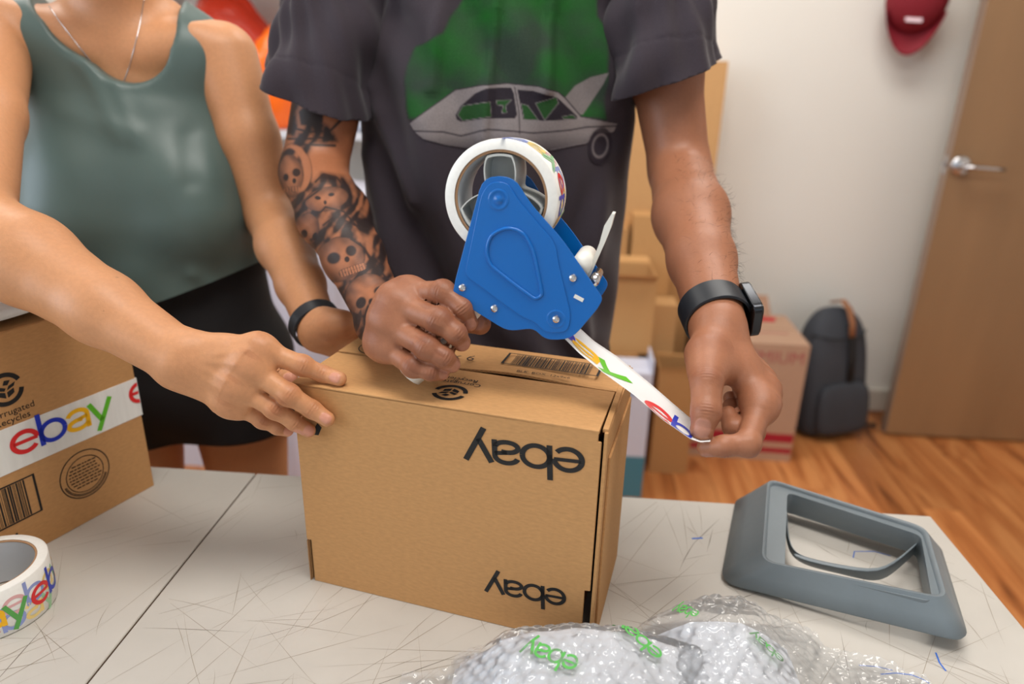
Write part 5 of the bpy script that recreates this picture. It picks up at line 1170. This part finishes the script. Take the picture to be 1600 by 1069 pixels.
def pieces(n_, fq):
    lab = np.arange(n_)
    while True:
        m_ = lab[fq].min(1); new = lab.copy(); np.minimum.at(new, fq.ravel(), np.repeat(m_, fq.shape[1])); new = new[new]
        if (new == lab).all(): return lab
        lab = new
fq_ = rm[q]; lab_ = pieces(len(used), fq_); big = np.bincount(lab_).argmax(); fq_ = fq_[lab_[fq_[:, 0]] == big]; u2 = np.unique(fq_); r2 = -np.ones(len(used), int); r2[u2] = np.arange(len(u2)); used = used[u2]; q = r2[fq_]; rm = None
mesh_np('shirt_print', hit[used]-base_m, q, M_PRINT, shirt, colors=colr[used])
# trousers, shoes, hair
M_PANT = mat('black_trousers', srgb(26, 26, 30), 0.85, bump=(900, 0.2, 0.0008))
pt = Sdf(0.002); pt.gk[0] = 0.03; pt.cap((MX, MY+0.02, 0.84), (MX, MY+0.015, 0.97), 0.170, 0.165, 0, XA, 0.70)
for s_ in (-1, 1): pt.chain([(MX+s_*0.085, MY+0.02, 0.84), (MX+s_*0.10, MY+0.03, 0.47), (MX+s_*0.11, MY+0.05, 0.06)], [0.095, 0.082, 0.07])
cloth('trousers', pt, 0.008, M_PANT, manO, base_m, [((0, 0, 0.985), (0, 0, 1), (MX, MY, 1.05), 0.3), ((0, 0, 0.06), (0, 0, -1), (MX, MY, 0.0), 0.4)], lambda V, n_: 0.004*vnoise3(V, 35, 9))
M_SHOE = mat('dark_shoe', srgb(30, 30, 34), 0.6); M_HAIR = mat('dark_hair', srgb(26, 20, 18), 0.5, bump=(300, 0.6, 0.003), stretch=(1, 1, 0.15))
def shoes(sd_base, cx, cy, dx, parent, bs):
    for s_ in (-1, 1):
        z = Sdf(); z.gk[0] = 0.02; z.cap((cx+s_*dx, cy+0.075, 0.043), (cx+s_*dx*1.03, cy-0.10, 0.036), 0.043, 0.036, 0, XA, 0.98); z.cap((cx+s_*dx, cy+0.06, 0.05), (cx+s_*dx, cy+0.05, 0.09), 0.042, 0.045)
        V_, F_ = z.mesh(0.006); mesh_np('shoe', V_-bs, F_, M_SHOE, parent)
shoes(None, MX, MY, 0.11, manO, base_m)
hz = Sdf(); hz.gk[0] = 0.02; hz.cap(HD+(0, 0.050, 0.035), HD+(0, 0.005, 0.068), 0.092, 0.088); V_, F_ = hz.mesh(0.006); mesh_np('hair', V_-base_m, F_, M_HAIR, manO)
# ================================================================== woman
wo = Sdf(0.002); wo.gk[0] = 0.014
WX, WY = -0.607, 0.985
wsL, wsR = np.array([-0.480, 1.0, 1.270]), np.array([-0.745, 0.915, 1.290]); XW = nz(wsL-wsR); FWD = np.array([XW[1], -XW[0], 0])
welL, wwrL = U(428, 338, 0.985), U(497, 514, 0.805)
welR, wwrR = U(-52, 345, 0.672), U(284, 561, 0.632)
W0 = np.array([WX, WY, 0.0]); at = lambda a, f, z: W0+XW*a+FWD*f+np.array([0, 0, z])
wo.chain([at(0, -0.02, 0.83), at(0, -0.01, 0.92), at(0, 0, 1.02), at(0, 0, 1.12), at(0, -0.005, 1.245)], [0.150, 0.148, 0.132, 0.136, 0.118], 0, XW, [0.74, 0.72, 0.70, 0.64])
wo.cap(wsR+XW*0.03, wsL-XW*0.03, 0.043, 0.043)
for s_ in (-1, 1): wo.cap(at(s_*0.066, 0.062, 1.090), at(s_*0.070, 0.066, 1.078), 0.060, 0.058)
wo.cap(at(0, 0.0, 1.30), at(0, 0.03, 1.42), 0.060, 0.051); wo.cap(at(0.03, 0.05, 1.275), wsL-XW*0.03+FWD*0.02+(0, 0, 0.02), 0.022, 0.024); wo.cap(at(-0.03, 0.05, 1.275), wsR+XW*0.03+FWD*0.02+(0, 0, 0.02), 0.022, 0.024)
HW = at(0, 0.065, 1.487)
wo.cap(HW+(0, 0.035, 0.03), HW+(0, 0.005, 0.045), 0.082, 0.080); wo.cap(HW+FWD*0.02, HW+FWD*0.05+(0, 0, -0.085), 0.068, 0.036); wo.cap(HW+FWD*0.088+(0, 0, 0.0), HW+FWD*0.105+(0, 0, -0.025), 0.008, 0.011)
for s_ in (-1, 1): wo.cap(HW+XW*s_*0.078+(0, 0, 0.01), HW+XW*s_*0.082+(0, 0, -0.03), 0.010, 0.008); wo.cap(HW+XW*s_*0.018+FWD*0.080+(0, 0, -0.06), HW+FWD*0.086+(0, 0, -0.06), 0.006, 0.007)
arm(wo, wsL, welL, wwrL, [0.048, 0.0405, 0.0365, 0.0370, 0.0285, 0.0235], 0.30); arm(wo, wsR, welR, wwrR, [0.050, 0.0430, 0.0400, 0.0425, 0.0330, 0.0250], 0.30)
for s_ in (-1, 1):
    hip = at(s_*0.082, -0.015, 0.82); kn = at(s_*0.088, -0.02, 0.44); an = at(s_*0.085, -0.05, 0.075); wo.chain([hip, kn, an], [0.088, 0.052, 0.034]); wo.cap(an+(0, 0.01, -0.045), an+FWD*0.13+(0, 0, -0.050), 0.027, 0.021)
ftop = lambda px, py, r: UZ(px, py, TZ+BH+r)
ffront = lambda px, py, r: UPL(px, py, bo-bey*r, bey)
RFw = [([tc(405, 545, 0.630), tc(472, 571, 0.634), tc(506, 585, 0.643), ftop(530, 592, 0.0068)], None), ([tc(388, 572, 0.626), tc(451, 617, 0.626), tc(488, 640, 0.635), ffront(511, 655, 0.0075)], None),
       ([tc(369, 602, 0.630), tc(430, 639, 0.632), tc(461, 660, 0.640), ffront(482, 673, 0.008)], None), ([tc(360, 628, 0.640), tc(411, 656, 0.646), tc(434, 668, 0.652), tc(449, 673, 0.658)], None)]
RTw = ([tc(330, 572, 0.655), tc(385, 588, 0.678), tc(425, 592, 0.692), tc(452, 592, 0.700)], None)
hWR = Hand(wo, wwrR, RFw, RTw, 10, 0.97)
LFw = [([tc(552, 512, 0.812), tc(584, 516, 0.826), tc(604, 522, 0.832), tc(618, 526, 0.836)], None), ([tc(556, 526, 0.816), tc(588, 534, 0.830), tc(608, 540, 0.836), tc(622, 544, 0.840)], None),
       ([tc(554, 542, 0.822), tc(584, 552, 0.836), tc(602, 558, 0.842), tc(616, 562, 0.846)], None), ([tc(548, 555, 0.828), tc(572, 566, 0.842), tc(588, 572, 0.846), tc(598, 576, 0.850)], None)]
LTw = ([tc(518, 508, 0.790), tc(540, 505, 0.788), tc(558, 503, 0.795), tc(572, 502, 0.802)], None)
hWL = Hand(wo, wwrL, LFw, LTw, 20, 0.92)
V, F = wo.mesh(0.0040)
armW_b = [(wsR*0.4+welR*0.6, welR, 0.07), (welR, wwrR, 0.062)]
me = refine(V, F, [(armW_b+hWR.bones+hWL.bones, 1), (hWR.bones, 1)])
P = verts_np(me); fine = np.zeros(len(P), bool)
for a, b, r in armW_b+hWR.bones+hWL.bones+[(welL, wwrL, 0.05)]: fine |= bone_d(P, np.asarray(a, float), np.asarray(b, float)) < r*1.15
fi = np.flatnonzero(fine); P[fi], Nf = wo.project(P[fi]); N = np.zeros_like(P); N[fi] = Nf
col = np.tile(np.array(srgb(204, 146, 104)), (len(P), 1)); disp = np.zeros(len(P)); col *= (1+0.05*vnoise3(P, 40, 14))[:, None]
for H_ in (hWR, hWL): H_.paint(P, N, col, disp, srgb(208, 146, 122), (0.66, 0.50, 0.44), 1.0)
# tendons on the back of the reaching hand, and two small moles on the forearm
for pts, _ in RFw:
    d_ = bone_d(P, np.asarray(wwrR), np.asarray(pts[0])); s1 = ((P-wwrR) @ nz(pts[0]-wwrR))/np.linalg.norm(pts[0]-wwrR); q = P-np.asarray(wwrR); lat = q-(q @ nz(pts[0]-wwrR))[:, None]*nz(pts[0]-wwrR); cv = nz(CAM-wwrR); la = np.abs(lat @ np.cross(nz(pts[0]-wwrR), cv)); disp += 0.0009*np.exp(-(la/0.0032)**2)*np.clip((s1-0.25)/0.3, 0, 1)*np.clip((1.05-s1)/0.1, 0, 1)*(d_ < 0.03)*np.clip(N @ cv, 0, 1)
pq = PX(P)
for (mx_, my_) in ((157, 447), (182, 433), (163, 486)): mk = fine & (np.hypot(pq[:, 0]-mx_, pq[:, 1]-my_) < 1.6); col[mk] *= 0.55
face_paint(P, col, HW, FWD, XW)
P = P+N*disp[:, None]; base_w = np.array([WX, WY, 0.0])
me.vertices.foreach_set('co', (P-base_w).astype(np.float32).ravel()); me.update(); set_colors(me, col); me.materials.append(M_SKINW); me.name = 'woman_body'
womO = link('person', me, None, tuple(base_w)); tag(womO, 'person in a sleeveless grey-green top and black shorts, one hand on the box corner', 'person')
# sleeveless top
M_TANK = mat('grey_green_satin', srgb(84, 103, 99), 0.42, spec=0.45, noise=(5, 0.05, 3), bump=(40, 0.06, 0.004), sheen=0.1)
tk_ = Sdf(0.002); tk_.gk[0] = 0.042
tk_.chain([at(0, 0, 0.86), at(0, 0, 0.97), at(0, 0.004, 1.06), at(0, 0.004, 1.13), at(0, -0.002, 1.245)], [0.158, 0.156, 0.150, 0.148, 0.127], 0, XW, [0.76, 0.76, 0.74, 0.67])
tk_.cap(wsR+XW*0.03, wsL-XW*0.03, 0.0475, 0.0475)
for s_ in (-1, 1): tk_.cap(at(s_*0.064, 0.070, 1.100), at(s_*0.070, 0.076, 1.072), 0.067, 0.066)
cut = Sdf(0.001); cut.gk[0] = 0.0
[cut.cap(U(px_, py_, 0.885)+FWD*0.2, U(px_, py_, 0.885)-FWD*0.12+(0, 0, 0.012), r_, r_, 0) for px_, py_, r_ in ((200, 74, 0.050), (190, 40, 0.065), (172, 4, 0.080), (158, -40, 0.092), (158, -90, 0.095))]; cut.gk[1] = 0; cut.gk[2] = 0
cut.cap(wsL+XW*0.098+(0, 0, 0.12), wsL+XW*0.080+(0, 0, 0.028), 0.080, 0.078, 1); cut.cap(wsR-XW*0.064+(0, 0, 0.10), wsR-XW*0.060+(0, 0, 0.018), 0.080, 0.082, 2)
tk_.cut = cut
def fold_w(V, n_):
    q = V-W0; a_ = q @ XW; f_ = q @ FWD; z = V[:, 2]; fr = np.clip(n_ @ FWD, 0, 1); v = 0.0012*np.sin(a_*58+1.5*np.sin(z*20))*np.exp(-((z-1.215)/0.035)**2)*fr
    v += 0.0035*np.sin((a_+z*0.5)*45)*np.clip((1.02-z)/0.1, 0, 1)*fr+0.002*vnoise3(V, 30, 21)*np.clip((1.06-z)/0.08, 0, 1)
    for (a0, z0, a1, z1, wd, am) in [(0.15, 1.19, 0.05, 1.165, 0.012, 0.003), (-0.15, 1.20, -0.06, 1.175, 0.014, 0.003), (-0.12, 1.26, -0.08, 1.17, 0.012, 0.004), (-0.085, 1.235, -0.06, 1.165, 0.010, 0.0025), (0.11, 1.27, 0.085, 1.18, 0.012, 0.0025), (0.0, 1.17, 0.005, 1.12, 0.016, -0.005), (0.10, 1.0, 0.14, 0.93, 0.012, 0.006), (0.0, 0.99, 0.05, 0.93, 0.012, 0.005)]:
        p0, p1 = np.array([a0, z0]), np.array([a1, z1]); ab = p1-p0; qq = np.stack([a_, z], 1)-p0; t = np.clip((qq @ ab)/(ab @ ab), 0, 1); v += am*np.exp(-(np.linalg.norm(qq-t[:, None]*ab, axis=1)/wd)**2)*fr
    return v
tank = cloth('sleeveless_top', tk_, 0.0042, M_TANK, womO, base_w, [(at(0, 0.1, 0.945), (0.35, 0.0, -1), at(0, 0, 0.80), 0.4)], fold_w, solid=0.0)
M_SHORT = mat('black_denim', srgb(24, 24, 27), 0.85, bump=(900, 0.25, 0.0008))
st_ = Sdf(0.002); st_.gk[0] = 0.025; st_.cap(at(0, -0.012, 0.83), at(0, -0.005, 0.97), 0.162, 0.150, 0, XW, 0.76)
for s_ in (-1, 1): st_.cap(at(s_*0.082, -0.012, 0.82), at(s_*0.088, -0.015, 0.60), 0.100, 0.090)
cloth('shorts', st_, 0.006, M_SHORT, womO, base_w, [(at(0, 0, 0.985), (0, 0, 1), at(0, 0, 1.1), 0.3), (at(0, 0, 0.700), (0, 0, -1), at(0, 0, 0.60), 0.3)], lambda V, n_: 0.003*vnoise3(V, 40, 8))
for s_ in (-1, 1):
    z = Sdf(); z.gk[0] = 0.02; an = at(s_*0.085, -0.05, 0.036); z.cap(an-FWD*0.05, an+FWD*0.14, 0.036, 0.031); V_, F_ = z.mesh(0.006); mesh_np('shoe', V_-base_w, F_, M_SHOE, womO)
hz = Sdf(); hz.gk[0] = 0.03; hz.cap(HW-FWD*0.025+(0, 0, 0.045), HW+FWD*0.0+(0, 0, 0.055), 0.088, 0.082); hz.cap(HW-FWD*0.06, HW-FWD*0.085+(0, 0, -0.22), 0.06, 0.035); V_, F_ = hz.mesh(0.006); mesh_np('hair', V_-base_w, F_, M_HAIR, womO)

# ---- worn things
def oriented_ring(name, label, cat, c, ax, up, ra, rb, width, thick, material):
    """flat strap around a wrist: ax along the arm, up = first radius direction"""
    ax = nz(ax); up = nz(up-ax*np.dot(up, ax)); sd = np.cross(ax, up); t = thing(name, label, cat, tuple(c)); prof = [(-width/2, 0), (-width/2+0.001, thick), (width/2-0.001, thick), (width/2, 0)]; mb = MB(); n = 64; v = []; f = []
    for (h, e) in prof:
        for k in range(n):
            a = 2*PI*k/n; v.append(up*(ra+e)*math.cos(a)+sd*(rb+e)*math.sin(a)+ax*h)
    for i in range(4):
        j = (i+1) % 4
        for k in range(n): f.append((i*n+k, i*n+(k+1) % n, j*n+(k+1) % n, j*n+k))
    mb.add(v, f).build('band', material, t, bevel=0.0006)
    return t, ax, up, sd
M_BAND = mat('black_silicone', srgb(24, 30, 38), 0.45); M_GLASS = mat('black_watch_glass', srgb(8, 10, 14), 0.06, spec=0.8); M_WCASE = mat('graphite_case', srgb(58, 60, 64), 0.25, metal=0.8)
axL = nz(wrL-elL); wc_ = wrL-axL*0.020
t, ax, up, sd = oriented_ring('smart_watch', 'black smart watch on the wrist of the hand pulling the tape', 'watch', wc_, axL+RX*0.15, RX, 0.0300, 0.0285, 0.028, 0.0026, M_BAND)
def rect_prism(o, e1, e2, n_, a, b, r, d): return MB().prism(smooth_poly([np.array(q) for q in ((-a, -b), (a, -b), (a, b), (-a, b))], r, 6), o, e1, e2, n_, d)
cdir = nz(up-FW*0.15); cdir = nz(cdir-ax*np.dot(cdir, ax)); c2 = np.cross(ax, cdir)
rect_prism(cdir*0.0290, ax, c2, cdir, 0.0228, 0.0190, 0.008, 0.0095).build('watch_case', M_WCASE, t, bevel=0.0015)
rect_prism(cdir*0.0383, ax, c2, cdir, 0.0212, 0.0174, 0.007, 0.0012).build('watch_glass', M_GLASS, t, bevel=0.0006)
MB().tube([cdir*0.0335+ax*0.006+c2*s_ for s_ in (-0.0175, -0.0195)], 0.0032, 14).build('crown', M_WCASE, t, smooth=True)
axW = nz(wwrL-welL)
oriented_ring('fitness_band', 'black fitness band on the wrist behind the tattooed arm', 'wristband', wwrL-axW*0.010, axW+RX*0.2, RX, 0.0275, 0.0260, 0.018, 0.0030, M_BAND)
# necklace: a thin chain resting on the skin
bpy.context.view_layer.update(); wv = verts_np(womO.data)+base_w; wt = BVHTree.FromPolygons([tuple(q) for q in wv], [tuple(p.vertices) for p in womO.data.polygons])
nk = thing('necklace', 'fine silver chain necklace under the neckline of the sleeveless top', 'necklace', tuple(at(0, 0.05, 1.25)))
for line in ([(66, -6), (92, 32), (118, 66), (142, 96), (163, 118), (190, 137)], [(226, -6), (219, 36), (210, 74), (202, 104), (190, 137)]):
    pts = []
    for (p0, p1) in zip(line[:-1], line[1:]):
        for t_ in np.linspace(0, 1, 6)[:-1 if p1 != line[-1] else None]:
            dv = Vector(ray(p0[0]*(1-t_)+p1[0]*t_, p0[1]*(1-t_)+p1[1]*t_)).normalized(); h_, n_, _, _ = wt.ray_cast(Vector(CAM), dv)
            if h_ is not None: pts.append(np.array(h_)-np.array(dv)*0.0008-np.array(nk.location))
    if len(pts) > 3: MB().tube(pts, 0.00055, 6).build('chain', M_SCREW, nk, smooth=True)
# fine hair on the forearm pulling the tape
hm = verts_np(manO.data)+base_m; nm = np.empty(len(hm)*3, np.float32); manO.data.vertex_normals.foreach_get('vector', nm); nm = nm.reshape(-1, 3)
tt = ((hm-elL) @ nz(wrL-elL))/np.linalg.norm(wrL-elL); cand = np.flatnonzero((bone_d(hm, elL, wrL) < 0.06) & (tt > 0.12) & (tt < 0.90) & ((nm @ nz(RX*0.8-FW*0.35+UY*0.2)) > -0.05)); rh = np.random.default_rng(5); pick = rh.choice(cand, 620, replace=False); mb = MB()
for i in pick:
    p = hm[i]+rh.normal(size=3)*0.0012; n_ = nm[i]; dr = nz(nz(wrL-elL)*0.9+n_*0.45+rh.normal(size=3)*0.45); sd_ = nz(np.cross(dr, FW))*0.00011; ln = rh.uniform(0.006, 0.013); cv = nz(np.cross(dr, n_)+rh.normal(size=3)*0.3)*rh.normal()*0.002
    q0, q1, q2 = p-n_*0.001, p+dr*ln*0.5+n_*0.0008+cv, p+dr*ln+cv*2.2; mb.add([q0-sd_-base_m, q0+sd_-base_m, q1-sd_*0.8-base_m, q1+sd_*0.8-base_m, q2-base_m], [(0, 1, 3, 2), (2, 3, 4)])
tag(mb.build('arm_hair', mat('dark_arm_hair', srgb(30, 20, 16), 0.6), manO), kind='stuff')
